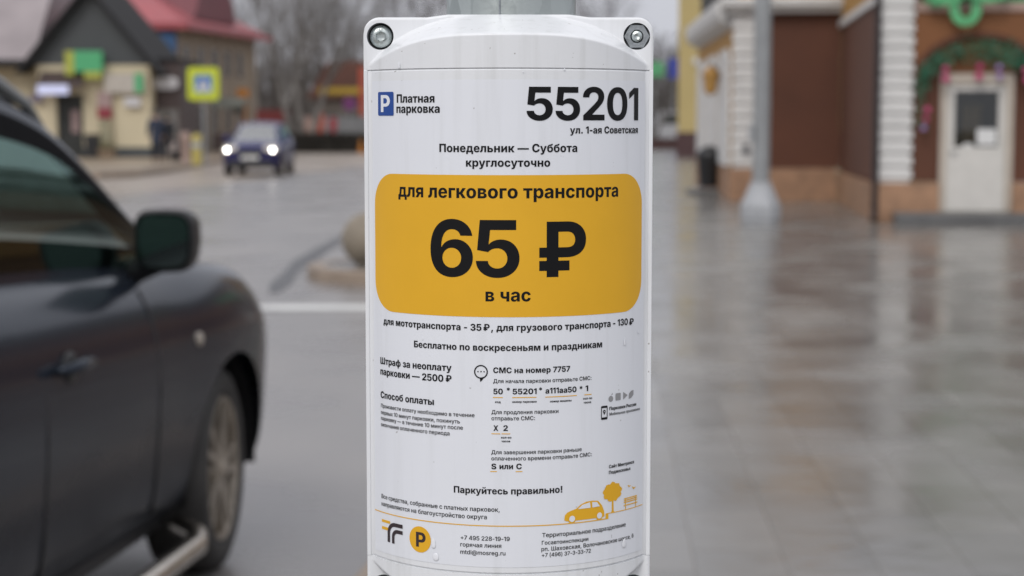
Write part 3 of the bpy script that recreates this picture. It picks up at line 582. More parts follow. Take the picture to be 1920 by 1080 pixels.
  'о': '607/303,-11 225,-11c 109,59c 45,186c 45,270 45,355c 109,482c 225,553c 303,553 382,553c 498,482c 562,355c 562,270 562,186c 498,59c 382,-11c/303,87 350,87c 411,137c 441,220c 441,270 441,321c 411,405c 350,455c 303,455 257,455c 196,405c 166,322c 166,270 166,220c 196,137c 257,87c',
  'п': '601/532,546 532,0 413,0 413,446 189,446 189,0 69,0 69,546',
  'р': '622/69,-204 69,546 186,546 186,456 194,456 204,475c 239,520c 301,553c 351,553 415,553c 517,487c 577,362c 577,272 577,183c 518,57c 416,-10c 351,-10 303,-10c 240,22c 204,67c 194,86 188,86 188,-204/320,89 365,89c 425,137c 455,220c 455,272 455,324c 425,406c 365,453c 320,453 277,453c 217,408c 186,327c 186,272 186,218c 217,135c 278,89c',
  'с': '580/303,-11 225,-11c 109,59c 45,186c 45,270 45,355c 109,482c 225,553c 303,553 348,553c 424,530c 485,487c 526,425c 536,386 424,361 419,382c 397,416c 367,441c 328,455c 304,455 258,455c 197,405c 166,322c 166,270 166,219c 197,136c 258,87c 304,87 328,87c 368,101c 399,127c 421,163c 426,185 537,160 528,120c 486,57c 425,12c 348,-11c',
  'т': '489/186,0 186,448 10,448 10,546 480,546 480,448 305,448 305,0',
  'у': '583/63,-195 92,-101 105,-105 134,-112c 179,-105c 210,-72c 218,-39 227,-2 20,546 148,546 251,244 269,191c 292,88c 306,35 273,35 286,88c 312,192c 330,244 436,546 563,546 327,-72 311,-116c 261,-177c 191,-208c 144,-208 118,-208c 75,-200c',
  'х': '564/26,0 239,326 239,234 37,546 169,546 227,450 252,409c 290,331c 310,295 259,295 279,331c 315,409c 341,450 400,546 530,546 326,232 326,322 538,0 407,0 337,112 312,153c 274,229c 254,264 306,264 286,229c 251,153c 226,112 156,0',
  'ц': '629/69,0 69,546 188,546 188,100 413,100 413,546 532,546 532,0/486,-156 486,0 447,0 447,100 607,100 603,-156',
  'ч': '590/299,164 190,164c 69,264c 69,366 69,546 188,546 188,366 188,311c 247,264c 299,264 344,264c 423,281c 465,296 465,196 442,187c 389,173c 330,164c/402,0 402,546 521,546 521,0',
  'ш': '842/69,546 188,546 188,100 363,100 363,546 479,546 479,100 654,100 654,546 773,546 773,0 69,0',
  'ы': '774/155,364 315,364 383,364c 480,318c 530,236c 530,182 530,130c 479,48c 383,0c 315,0 69,0 69,546 188,546 188,100 315,100 358,100c 412,144c 412,180 412,218c 358,263c 315,263 155,263/585,0 585,546 704,546 704,0',
  'ь': '575/155,364 315,364 383,364c 480,318c 530,236c 530,182 530,130c 479,48c 383,0c 315,0 69,0 69,546 188,546 188,100 315,100 358,100c 412,144c 412,180 412,218c 358,263c 315,263 155,263',
  'ю': '856/69,0 69,546 185,546 185,0/154,224 154,322 339,322 339,224/552,-11 473,-11c 357,59c 294,186c 294,270 294,355c 357,482c 473,553c 552,553 631,553c 747,482c 811,355c 811,270 811,186c 747,59c 631,-11c/552,87 599,87c 660,137c 690,220c 690,270 690,321c 660,405c 599,455c 552,455 506,455c 445,405c 415,322c 415,270 415,220c 445,137c 506,87c',
  'я': '567/497,0 383,0 383,449 275,449 215,449c 161,406c 161,366 161,327c 215,284c 275,284 431,284 431,194 264,194 155,194c 42,289c 42,367 42,447c 154,546c 262,546 497,546/151,0 19,0 172,249 301,249',
  '—': '1000/1000,355 1000,254 0,254 0,355',
 },
}

# sheet lettering: text, weight, left, right, baseline (millimetres on the flat sheet), size
TEXTS = [
    ('Платная', 700, -67.99, -41.71, 1460.99, 6.42),
    ('парковка', 700, -68.3, -38.5, 1455.35, 6.43),
    ('55201', 701, 9.86, 84.5, 1451.27, 24.9),
    ('ул. 1-ая Советская', 700, 34.34, 84.26, 1444.09, 5.3),
    ('Понедельник — Суббота', 700, -38.79, 38.75, 1434.02, 6.19),
    ('круглосуточно', 700, -23.26, 22.97, 1426.16, 6.14),
    ('для легкового транспорта', 700, -67.11, 66.83, 1408.95, 10.09),
    ('65', 701, -44.56, 6.09, 1365.91, 42.92),
    ('₽', 700, 16.93, 44.41, 1365.72, 41.76),
    ('в час', 700, -12.5, 12.23, 1352.58, 9.84),
    ('для мототранспорта - 35', 700, -81.02, -14.78, 1336.29, 5.2),
    ('₽', 700, -13.65, -10.25, 1336.39, 5.12),
    (', для грузового транспорта - 130', 700, -9.42, 75.75, 1336.37, 5.14),
    ('₽', 700, 77.04, 81.26, 1336.02, 5.12),
    ('Бесплатно по воскресеньям и праздникам', 700, -55.97, 55.49, 1325.29, 5.12),
    ('Штраф за неоплату', 700, -84.5, -31.92, 1313.3, 5.37),
    ('парковки — 2500', 700, -84.58, -36.88, 1307.14, 5.4),
    ('₽', 700, -35.45, -31.95, 1307.32, 5.12),
    ('Способ оплаты', 700, -84.46, -42.82, 1293.68, 5.43),
    ('Произвести оплату необходимо в течение', 500, -84.15, -18.73, 1288.23, 3.11),
    ('первых 10 минут парковки, покинуть', 500, -84.2, -27.11, 1284.37, 3.12),
    ('парковку — в течение 10 минут после', 500, -84.25, -25.35, 1280.97, 3.14),
    ('окончания оплаченного периода', 500, -84.29, -33.26, 1277.36, 3.13),
    ('СМС на номер 7757', 700, -8.3, 34.83, 1313.06, 4.32),
    ('Для начала парковки отправьте СМС:', 500, -8.3, 48.28, 1307.55, 3.0),
    ('50', 700, -8.25, -3.02, 1301.33, 4.3),
    ('*', 700, -0.93, 0.83, 1301.95, 4.3),
    ('55201', 700, 2.32, 15.59, 1301.3, 4.3),
    ('*', 700, 16.9, 18.65, 1301.83, 4.3),
    ('a111aa50', 700, 20.52, 38.79, 1301.36, 4.3),
    ('*', 700, 40.72, 42.51, 1301.4, 4.3),
    ('1', 700, 44.49, 46.19, 1301.44, 4.3),
    ('код', 700, -7.28, -4.19, 1296.49, 1.66),
    ('номер парковки', 700, 2.12, 15.59, 1296.56, 1.66),
    ('номер машины', 700, 23.18, 35.76, 1296.33, 1.66),
    ('кол-во', 700, 43.0, 48.82, 1296.79, 1.66),
    ('часов', 700, 43.39, 48.19, 1294.54, 1.66),
    ('Для продления парковки', 500, -9.3, 28.02, 1290.3, 3.0),
    ('отправьте СМС:', 500, -9.3, 14.68, 1286.85, 3.04),
    ('X', 700, -8.27, -5.53, 1280.89, 4.3),
    ('2', 700, -2.76, -0.29, 1280.94, 4.3),
    ('кол-во', 700, -4.0, 1.68, 1276.71, 1.66),
    ('часов', 700, -3.76, 1.03, 1274.63, 1.66),
    ('Для завершения парковки раньше', 500, -9.38, 42.15, 1267.96, 3.0),
    ('оплаченного времени отправьте СМС:', 500, -9.38, 48.71, 1264.47, 3.03),
    ('S', 700, -9.39, -6.66, 1259.51, 4.3),
    ('или', 700, -4.89, 2.56, 1259.58, 4.3),
    ('C', 700, 4.33, 7.37, 1259.54, 4.3),
    ('Паркуйтесь правильно!', 700, -30.79, 30.4, 1245.46, 5.12),
    ('Все средства, собранные с платных парковок,', 500, -84.27, -4.82, 1235.65, 3.44),
    ('направляются на благоустройство округа', 500, -84.33, -11.92, 1231.31, 3.48),
    ('+7 495 228-19-19', 500, -26.82, 0.73, 1219.24, 3.28),
    ('горячая линия', 500, -27.05, -3.92, 1215.32, 3.3),
    ('mtdi@mosreg.ru', 500, -27.07, -1.64, 1211.12, 3.24),
    ('Территориальное подразделение', 500, 18.81, 74.88, 1220.86, 3.34),
    ('Госавтоинспекции', 500, 18.6, 46.63, 1216.64, 3.06),
    ('рп. Шаховская, Волочановское шоссе, 6', 500, 18.36, 82.39, 1213.05, 3.18),
    ('+7 (496) 37-3-33-72', 500, 18.61, 48.33, 1209.7, 2.99),
    ('Парковки России', 700, 61.0, 84.41, 1289.19, 2.67),
    ('Мобильное приложение', 500, 61.02, 88.52, 1286.16, 2.29),
    ('Сайт Минтранса', 700, 60.86, 82.45, 1256.16, 2.6),
    ('Подмосковья', 700, 60.88, 78.82, 1252.83, 2.62),
]


# ------------------------------------------------------------------ lettering outlines (only the characters the sign uses)
def glyph(wt, ch):
    s = GLYPHS[wt][ch].split('/')
    cs = []
    for c in s[1:]:
        pts = []
        for t in c.split():
            on = not t.endswith('c')
            x, y = t.rstrip('c').split(',')
            pts.append((float(x) / 1000, float(y) / 1000, on))
        # quadratic outline -> polyline
        full = []
        for i, p in enumerate(pts):
            q = pts[(i + 1) % len(pts)]
            full.append(p)
            if not p[2] and not q[2]:
                full.append(((p[0] + q[0]) / 2, (p[1] + q[1]) / 2, True))
        k = next(i for i, p in enumerate(full) if p[2])
        full = full[k:] + full[:k]
        out = []
        i = 0
        while i < len(full):
            p = full[i]
            out.append((p[0], p[1]))
            n1 = full[(i + 1) % len(full)]
            if not n1[2]:
                n2 = full[(i + 2) % len(full)]
                for t in (0.25, 0.5, 0.75):
                    out.append(((1 - t) ** 2 * p[0] + 2 * t * (1 - t) * n1[0] + t * t * n2[0],
                                (1 - t) ** 2 * p[1] + 2 * t * (1 - t) * n1[1] + t * t * n2[1]))
                i += 2
            else:
                i += 1
        cs.append(out)
    return float(s[0]) / 1000, cs


def area(c):
    return 0.5 * sum(c[i][0] * c[(i + 1) % len(c)][1] - c[(i + 1) % len(c)][0] * c[i][1] for i in range(len(c)))


class Flat:
    """Flat print in sheet millimetres (u across, v up), later wrapped on the curved cover."""
    def __init__(self):
        self.b = MB()

    def poly(self, outer, holes=()):
        loops = [[Vector((x, y, 0)) for x, y in outer]] + [[Vector((x, y, 0)) for x, y in h] for h in holes]
        tri = tessellate_polygon(loops)
        self.b.add([tuple(p) for l in loops for p in l], [tuple(t) for t in tri])

    def rect(self, u0, u1, v0, v1):
        self.poly([(u0, v0), (u1, v0), (u1, v1), (u0, v1)])

    def disc(self, u, v, r, ri=0, n=40, ry=None):
        ry = ry or r
        o = [(u + r * math.cos(2 * math.pi * i / n), v + ry * math.sin(2 * math.pi * i / n)) for i in range(n)]
        self.poly(o, [[(u + ri * math.cos(2 * math.pi * i / n), v + ri * math.sin(2 * math.pi * i / n)) for i in range(n)]] if ri else [])

    def band(self, pts, w):
        """A stroke of width w along pts."""
        P = [Vector(p) for p in pts]
        L, Rr = [], []
        for i, p in enumerate(P):
            d = (P[min(i + 1, len(P) - 1)] - P[max(i - 1, 0)]).normalized()
            nn = Vector((-d.y, d.x)) * w / 2
            L.append(tuple(p + nn))
            Rr.append(tuple(p - nn))
        for i in range(len(P) - 1):
            self.poly([L[i], L[i + 1], Rr[i + 1], Rr[i]])

    def text(self, s, wt, u0, u1, v, size, track=-0.008):
        x, done = 0.0, []
        for ch in s:
            a, cs = glyph(wt, ch)
            done.append((x, cs))
            x += a + track
        xs = [x + p[0] for x, cs in done for c in cs for p in c]
        k = (u1 - u0) / (max(xs) - min(xs))
        m0 = min(xs)
        for x, cs in done:
            self.fill([[(u0 + (x + p[0] - m0) * k, v + p[1] * size) for p in c] for c in cs])

    def fill(self, loops):
        """Fill overlapping outlines by winding number."""
        vs, es = [], []
        for c in loops:
            n = len(vs)
            vs += [Vector(p) for p in c]
            es += [(n + i, n + (i + 1) % len(c)) for i in range(len(c))]
        ov, _, of, _, _, _ = delaunay_2d_cdt(vs, es, [], 0, 1e-6)
        keep = []
        for f in of:
            cx = sum(ov[i].x for i in f) / len(f)
            cy = sum(ov[i].y for i in f) / len(f)
            wn = 0
            for c in loops:
                for i in range(len(c)):
                    a, b_ = c[i - 1], c[i]
                    if (a[1] > cy) != (b_[1] > cy) and cx < (b_[0] - a[0]) * (cy - a[1]) / (b_[1] - a[1]) + a[0]:
                        wn += 1 if b_[1] > a[1] else -1
            if wn:
                keep.append(tuple(f))
        self.b.add([(p.x, p.y, 0) for p in ov], keep)

    def wrap(self, name, m, parent, off, step=3.0):
        me = bpy.data.meshes.new(name)
        me.from_pydata(self.b.v, [], self.b.f)
        bm = bmesh.new()
        bm.from_mesh(me)
        us = [p.co.x for p in bm.verts]
        u = math.ceil(min(us) / step) * step
        while u < max(us):
            bmesh.ops.bisect_plane(bm, geom=bm.verts[:] + bm.edges[:] + bm.faces[:], plane_co=(u + 0.0137, 0, 0), plane_no=(1, 0, 0), dist=1e-5)
            u += step
        for p in bm.verts:
            a = p.co.x / 1000 / SR
            p.co = Vector(((SR + off) * math.sin(a), -(SR + off) * math.cos(a), p.co.y / 1000 - SIGN_Z))
        for f in bm.faces:
            f.normal_update()
            c = f.calc_center_median()
            if f.normal.x * c.x + f.normal.y * c.y < 0:
                f.normal_flip()
            f.smooth = True
        bm.to_mesh(me)
        bm.free()
        return link(name, me, m, parent)


# ------------------------------------------------------------------ the parking information box on its post
SR = 0.0902                       # radius of the curved cover
SIGN_Z = 1.1705
FL = -0.0449                      # flange plane, in front of the post's axis
SIGN = thing('parking_sign', 'white curved plastic parking sign with yellow 65 rouble price panel on a steel pole', 'parking sign', (-0.0020, 1.0602, SIGN_Z))
ZT, ZB = 1.47929 - SIGN_Z, 1.20029 - SIGN_Z       # the two seams
TOP = 1.5092 - SIGN_Z


def softmin(a, b, k):
    h = min(1, max(0, 0.5 + 0.5 * (b - a) / k))
    return b * (1 - h) + a * h - k * h * (1 - h)


def cap_depth(x, z):
    cyl = math.sqrt(max(SR * SR - x * x, 1e-9)) + FL if abs(x) < 0.0785 else -0.01
    zc = (1.4981 - SIGN_Z) - 0.0138 * (abs(x) / 0.076) ** 3.3
    h = softmin(cyl, cyl - 3.5 * (z - zc), 0.0035)
    return -softmin(-h, -0.0, 0.0016)        # never under the flange


def end_cap(name, flip):
    nx, nz, hw, rc = 220, 84, 0.082, 0.0092
    b = MB()
    vs, back = [], []
    for i in range(nx + 1):
        x = -hw + 2 * hw * i / nx
        zt = TOP
        e = abs(x) - (hw - rc)
        if e > 0:
            zt -= rc - math.sqrt(max(rc * rc - e * e, 0))
        zt += 0.0016 * max(0, min(1, (0.046 - abs(x)) / 0.012)) * (1 if not flip else 1)
        for j in range(nz + 1):
            z = ZT + 0.0004 + (zt - ZT - 0.0004) * (j / nz)
            y = FL - cap_depth(x, z)
            edge = max(0.0, 1 - min((zt - z) / 0.0014, (hw - abs(x)) / 0.0014 if abs(x) > 0.07 else 9))
            y += 0.0010 * edge * edge
            zz = z if not flip else ZT + ZB - z
            vs.append((x, y, zz))
            back.append((x, -0.004, zz))
    n = len(vs)
    W_ = nz + 1
    fs = []
    for i in range(nx):
        for j in range(nz):
            a, c = i * W_ + j, (i + 1) * W_ + j
            fs.append((a, c, c + 1, a + 1))
            fs.append((n + a, n + a + 1, n + c + 1, n + c))
    for i in range(nx):
        a, c = i * W_, (i + 1) * W_
        fs += [(a, n + a, n + c, c), (a + nz, c + nz, n + c + nz, n + a + nz)]
    for j in range(nz):
        a, c = j, nx * W_ + j
        fs += [(a, a + 1, n + a + 1, n + a), (c, n + c, n + c + 1, c + 1)]
    b.add(vs + back, fs)
    tmp = b.build('tmp', M['plastic'])
    cut = MB()
    zz = 1.4986 - SIGN_Z
    zz = zz if not flip else ZT + ZB - zz
    for sx in (-1, 1):
        cut.lathe([(0, FL - 0.05), (0.0076, FL - 0.05), (0.0076, FL + 0.0085), (0, FL + 0.0085)], (sx * 0.0725, 0, zz), 'y', 40)
    ct = cut.build('tmp2')
    md = tmp.modifiers.new('b', 'BOOLEAN')
    md.operation = 'DIFFERENCE'
    md.object = ct
    md.solver = 'EXACT'
    me = applied(tmp)
    drop(tmp, ct)
    o = link(name, me, None, SIGN)
    if not me.materials:
        me.materials.append(M['plastic'])
    for p in me.polygons:
        p.use_smooth = True
    md = o.modifiers.new('s', 'EDGE_SPLIT')
    md.split_angle = R_(42)
    return o


end_cap('top_cap', False)
end_cap('bottom_cap', True)

# the long curved cover between the seams
b = MB()
PH = math.asin(0.0779 / SR)
rows = [ZB + 0.0002, ZB + 0.0009] + [ZB + 0.0012 + (ZT - ZB - 0.0024) * k / 12 for k in range(1, 12)] + [ZT - 0.0009, ZT - 0.0002]
nphi = 90
prof = [(-0.0796, -0.03, 0), (-0.0796, FL + 0.0004, 0)] + [(SR * math.sin(-PH + 2 * PH * i / nphi), -SR * math.cos(-PH + 2 * PH * i / nphi), 1) for i in range(nphi + 1)] + [(0.0796, FL + 0.0004, 0), (0.0796, -0.03, 0)]
vs = []
for k, z in enumerate(rows):
    for x, y, c in prof:
        inset = 0.0006 if k in (0, len(rows) - 1) and c else 0
        q = 1 - inset / SR
        vs.append((x * q, y * q, z))
W_ = len(prof)
fs = [(k * W_ + i, k * W_ + i + 1, (k + 1) * W_ + i + 1, (k + 1) * W_ + i) for k in range(len(rows) - 1) for i in range(W_ - 1)]
b.add(vs, fs)
b.build('front_cover', M['plastic'], SIGN, smooth='auto')
# side rails that frame the cover, and the dark hollow seen through the seams
for sx in (-1, 1):
    MB().box(min(sx * 0.07965, sx * 0.082), max(sx * 0.07965, sx * 0.082), FL, -0.004, ZB - 0.0004, ZT + 0.0004).build('side_rail', M['plastic'], SIGN, bevel=0.0004)
b = MB()
prof = [(0.0795 if i in (0, 41) else 0, 0) for i in range(2)]
pts = [(-0.0797, -0.012), (-0.0797, FL + 0.0009)] + [((SR - 0.0009) * math.sin(a), -(SR - 0.0009) * math.cos(a)) for a in [-PH + 2 * PH * i / 40 for i in range(41)]] + [(0.0797, FL + 0.0009), (0.0797, -0.012)]
b.prism(pts, ZB - 0.004, ZT + 0.004, 'z')
b.build('inner_frame', M['plastic'], SIGN)
# rear half shell behind the post
pts = [(-0.082, -0.0036)] + [(-0.0815 * math.cos(math.pi * i / 28), 0.0 + 0.078 * math.sin(math.pi * i / 28)) for i in range(29)] + [(0.082, -0.0036)]
b = MB()
b.prism(pts, 0.0, TOP, 'z')
b.build('rear_shell', M['plastic'], SIGN, smooth='auto')


def hexagon(r, a0=0.0):
    return [(r * math.cos(a0 + math.pi / 3 * i), r * math.sin(a0 + math.pi / 3 * i)) for i in range(6)]


def bolt_head(x, z):
    """Round button head with a hexagon socket."""
    b = MB()
    n = 48
    hexr = []
    ap = 0.0024
    for i in range(n):
        a = 2 * math.pi * i / n
        k = (a - R_(30)) % (math.pi / 3) - math.pi / 6
        hexr.append(ap / math.cos(k))
    rings = [('c', 0.0063, 0.0), ('c', 0.0063, -0.0022), ('c', 0.0059, -0.0032), ('c', 0.0050, -0.0040), ('c', 0.0040, -0.0045), ('h', 1.16, -0.0046), ('h', 1.0, -0.0042), ('h', 0.98, -0.0012)]
    vs = []
    for t, r, y in rings:
        for i in range(n):
            a = 2 * math.pi * i / n
            rr = r if t == 'c' else hexr[i] * r
            vs.append((rr * math.cos(a), y, rr * math.sin(a)))
    fs = [(k * n + i, k * n + (i + 1) % n, (k + 1) * n + (i + 1) % n, (k + 1) * n + i) for k in range(len(rings) - 1) for i in range(n)]
    vs.append((0, -0.0007, 0))
    fs += [((len(rings) - 1) * n + i, (len(rings) - 1) * n + (i + 1) % n, len(vs) - 1) for i in range(n)]
    b.add(vs, fs)
    o = b.build('bolt', M['zinc'], SIGN, smooth='auto', loc=(x, FL + 0.0062, z))
    o['label'] = 'round bolt head with a hexagon socket'
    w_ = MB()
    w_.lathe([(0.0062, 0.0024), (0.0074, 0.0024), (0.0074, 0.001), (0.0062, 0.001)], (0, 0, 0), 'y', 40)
    w_.build('gap_shade', M['dark_gap'], o, smooth='auto')  # dark ring stands in for the shade in the gap round the head
    # raised head markings
    mk = Flat()
    for s, base, flip in (('A2', 0.0, 1), ('50', math.pi, 1)):
        for q, ch in enumerate(s):
            a, cs = glyph(700, {'A': 'a', '2': '2', '5': '5', '0': '0'}[ch])
            ang = math.pi / 2 - base - (q - 0.5) * 0.36
            outs = [c for c in cs if area(c) < 0]
            for c in outs:
                P = []
                for p in c:
                    lx, ly = (p[0] - a / 2) * 0.0016, (p[1] - 0.35) * 0.0016
                    d = ang - math.pi / 2
                    P.append((0.0042 * math.cos(ang) + lx * math.cos(d) - ly * math.sin(d), 0.0042 * math.sin(ang) + lx * math.sin(d) + ly * math.cos(d)))
                mk.poly(P)
    me = MB()
    me.add([(p[0], -0.00472, p[1]) for p in mk.b.v], mk.b.f)
    me.build('head_marking', M['zinc'], o)


def hex_nut(x, z):
    b = MB()
    n = 36
    out = []
    for i in range(n):
        a = 2 * math.pi * i / n
        k = (a % (math.pi / 3)) - math.pi / 6
        out.append(0.00655 / math.cos(k))
    rings = [(1.0, 0.001), (1.0, -0.0040), (0.955, -0.0047)]
    vs = [(out[i] * r * math.cos(2 * math.pi * i / n), y, out[i] * r * math.sin(2 * math.pi * i / n)) for r, y in rings for i in range(n)]
    for r, y in ((0.0037, -0.0047), (0.0035, -0.0040), (0.0035, -0.001)):
        vs += [(r * math.cos(2 * math.pi * i / n), y, r * math.sin(2 * math.pi * i / n)) for i in range(n)]
    fs = [(k * n + i, k * n + (i + 1) % n, (k + 1) * n + (i + 1) % n, (k + 1) * n + i) for k in range(5) for i in range(n)]
    b.add(vs, fs)
    o = b.build('nut', M['zinc_dull'], SIGN, smooth='auto', loc=(x, FL + 0.0062, z))
    o['label'] = 'hexagon nut on a domed stud'
    MB().lathe([(0.00325, -0.001), (0.00325, -0.0050), (0.0029, -0.0057), (0.0018, -0.0061), (0.0011, -0.0058), (0.0, -0.0056)], (0, 0, 0), 'y', 28).build('stud', M['zinc'], o, smooth='auto')


zb_ = 1.4986 - SIGN_Z
bolt_head(-0.0723, zb_)
hex_nut(0.0727, zb_)
bolt_head(-0.0723, ZT + ZB - zb_)
hex_nut(0.0727, ZT + ZB - zb_)

# printed sheet
F = Flat()
SH = [(-92, 1204.2), (92.4, 1204.2), (92.4, 1473.3), (-92, 1473.3)]
F.poly(SH)
SHEET = F.wrap('information_sheet', M['vinyl'], SIGN, 0.00018, 2.0)

F = Flat()


def rounded(u0, u1, v0, v1, r, n=14):
    P = []
    for cx, cy, a0 in ((u1 - r, v1 - r, 0), (u0 + r, v1 - r, 90), (u0 + r, v0 + r, 180), (u1 - r, v0 + r, 270)):
        for i in range(n + 1):
            a = R_(a0 + 90 * i / n)
            P.append((cx + r * math.cos(a), cy + r * math.sin(a)))
    return P


F.poly(rounded(-89.5, 89.3, 1343.9, 1421.6, 17.5))
F.wrap('price_panel', M['yellow_print'], SHEET, 0.00030)

F = Flat()
for t in TEXTS:
    F.text(*t, track={'65': -0.052, '55201': -0.03 if t[5] > 10 else -0.008}.get(t[0], -0.008))
# speech bubble
F.disc(-15.1, 1313.6, 3.85, 3.15)
F.poly([(-15.75, 1310.3), (-12.9, 1311.0), (-14.9, 1308.4), (-15.5, 1308.0)])
for q in (-16.75, -15.05, -13.35):
    F.disc(q, 1313.7, 0.38, n=14)
# phone with a map pin
F.poly(rounded(55.0, 59.6, 1284.3, 1292.1, 0.6, 4), [rounded(55.5, 59.1, 1285.6, 1290.9, 0.15, 3)])
F.disc(57.3, 1288.9, 0.95, 0.4, 20)
F.poly([(56.5, 1288.4), (58.1, 1288.4), (57.3, 1286.9)])
F.wrap('lettering', M['ink'], SHEET, 0.00040)

F = Flat()
for u0, u1, v in ((-8.45, -3.02, 1299.5), (2.1, 15.5, 1299.5), (20.45, 39.0, 1299.4), (43.7, 48.4, 1299.4), (-9.3, -4.5, 1279.3), (-3.75, 1.05, 1279.3), (-10.0, -6.3, 1258.2), (4.0, 7.75, 1258.2)):
    F.rect(u0, u1, v - 0.22, v + 0.22)
# drawing: a car at the kerb, a tree, a bench, birds
F.rect(-92, 60.7, 1227.3, 1227.85)
F.rect(58.6, 60.7, 1227.85, 1230.2)
F.rect(58.6, 92.3, 1230.2, 1230.65)
F.poly([(31.6, 1229.6), (32.0, 1232.4), (33.5, 1233.9), (36, 1234.8), (39.0, 1235.6), (41.9, 1237.8), (45.0, 1238.9), (49.2, 1239.15), (53.2, 1238.6), (55.9, 1235.8), (57.4, 1232.4), (57.8, 1229.4), (56.9, 1228.9), (33.0, 1228.9)])
F.disc(36.3, 1230.1, 2.6)
F.disc(54.1, 1230.1, 2.6)
rnd = random.Random(5)
F.poly([(63.9 + (7.0 + 0.45 * math.sin(9 * a) + 0.3 * rnd.uniform(-1, 1)) * math.cos(a) * 1.03, 1242.3 + (5.3 + 0.35 * math.sin(9 * a) + 0.25 * rnd.uniform(-1, 1)) * math.sin(a)) for a in [2 * math.pi * i / 72 for i in range(72)]])
F.poly([(62.2, 1230.4), (65.8, 1230.4), (64.7, 1231.4), (64.5, 1237.6), (63.3, 1237.6), (63.2, 1231.4)])
for k, v in enumerate((1232.7, 1234.5, 1235.6, 1236.6)):
    F.rect(73.0 + 0.1 * k, 86.4 - 0.2 * k, v, v + 0.6)
for u in (74.7, 84.5):
    F.rect(u - 0.3, u + 0.3, 1230.5, 1237.0)
for u, v, s in ((77.8, 1243.4, 1.0), (82.3, 1241.6, 1.25)):
    F.poly([(u - 1.4 * s, v + 1.0 * s), (u, v - 0.5 * s), (u + 0.4 * s, v + 0.1 * s), (u - 0.4 * s, v + 0.8 * s)])
    F.poly([(u, v - 0.5 * s), (u + 1.9 * s, v + 0.5 * s), (u + 0.5 * s, v + 0.5 * s)])
# round parking badge and the yellow bars of the emblem
F.disc(-52.6, 1216.6, 7.45, n=56)
F.band([(-84.2, 1222.7), (-76.0, 1222.7)], 1.55)
F.band([(-84.1, 1218.6), (-78.0, 1218.6)], 1.75)
F.wrap('yellow_graphics', M['yellow_print'], SHEET, 0.00036)

F = Flat()
F.poly([(39.8, 1235.3), (42.7, 1237.5), (47.6, 1238.4), (48.0, 1235.3)])
F.poly([(49.0, 1238.35), (52.3, 1238.0), (54.3, 1235.4), (49.2, 1235.3)])
F.disc(36.3, 1230.1, 1.75)
F.disc(54.1, 1230.1, 1.75)
F.wrap('car_windows', M['vinyl'], SHEET, 0.00052)
F = Flat()
F.text('P', 700, -82.0, -73.6, 1455.9, 13.0)
F.wrap('white_letter', M['vinyl'], SHEET, 0.00052)
F = Flat()
F.poly(rounded(-85.0, -70.6, 1453.9, 1467.1, 0.9, 5))
F.wrap('parking_pictogram', M['blue_print'], SHEET, 0.00044)

F = Flat()
arc = [(-71.8 + 5.2 * math.cos(a) - 0.2, 1216.6 + 5.4 * math.sin(a)) for a in [R_(180 - 9 * i) for i in range(11)]]
F.band([(-77.2, 1211.3)] + arc + [(-65.3, 1222.0)], 2.2)
arc = [(-69.6 + 3.6 * math.cos(a), 1214.9 + 3.5 * math.sin(a)) for a in [R_(180 - 9 * i) for i in range(11)]]
F.band([(-73.2, 1211.1)] + arc + [(-65.3, 1218.4)], 2.1)
F.text('P', 700, -55.2, -48.6, 1212.3, 11.6)
F.wrap('emblem', M['brown_print'], SHEET, 0.00046)

# four small grey marks of the app shops: a fruit, a rounded square, a triangle, a slanted leaf
F = Flat()
F.disc(62.1, 1295.6, 1.75, n=24, ry=1.7)
F.poly([(62.2, 1297.5), (63.3, 1298.9), (63.4, 1297.9)])
F.poly(rounded(65.7, 69.9, 1294.2, 1298.3, 0.6, 4))
F.poly([(72.0, 1294.1), (72.0, 1298.5), (75.9, 1296.3)])
F.poly([(77.0, 1293.9), (77.2, 1296.9), (79.2, 1298.3), (81.6, 1298.6), (81.4, 1295.8), (79.3, 1294.3)])
F.wrap('shop_marks', M['grey_print'], SHEET, 0.00036)

# rain drops clinging to the box
M['water'] = mat('rain_water_on_white', (0.82, 0.835, 0.87), 0.06, var=0.02)
rnd = random.Random(11)
for u, z, r, run in ((73.0, 1325.5, 0.8, 3.0), (-43.5, 1214.0, 1.4, 3.0), (-42.0, 1207.5, 1.9, 0.8), (73.5, 1210.3, 1.7, 2.0), (-66, 1480.6, 0.9, 2.0), (86, 1331, 0.6, 0.8),
                     (31, 1478.6, 0.5, 0.4), (58, 1246, 0.5, 0.4), (-50, 1330, 0.4, 0.4), (8, 1477.2, 0.4, 0.3)):
    b = MB()
    n = 14
    vs = []
    for k in range(5):
        e = k / 4 * math.pi / 2
        for i in range(n):
            a = 2 * math.pi * i / n
            uu = u + r * math.cos(e) * math.cos(a)
            dz = r * math.cos(e) * math.sin(a)
            zz = z + (dz if dz < 0 else dz * (1 + run / r))
            h = SR + 0.0005 + r * 0.00018 * math.sin(e)
            vs.append((h * math.sin(uu / 1000 / SR), -h * math.cos(uu / 1000 / SR), zz / 1000 - SIGN_Z))
    b.add(vs, [(k * n + i, k * n + (i + 1) % n, (k + 1) * n + (i + 1) % n, (k + 1) * n + i) for k in range(4) for i in range(n)])
    b.build('rain_drop', M['water'], SIGN, smooth=True)

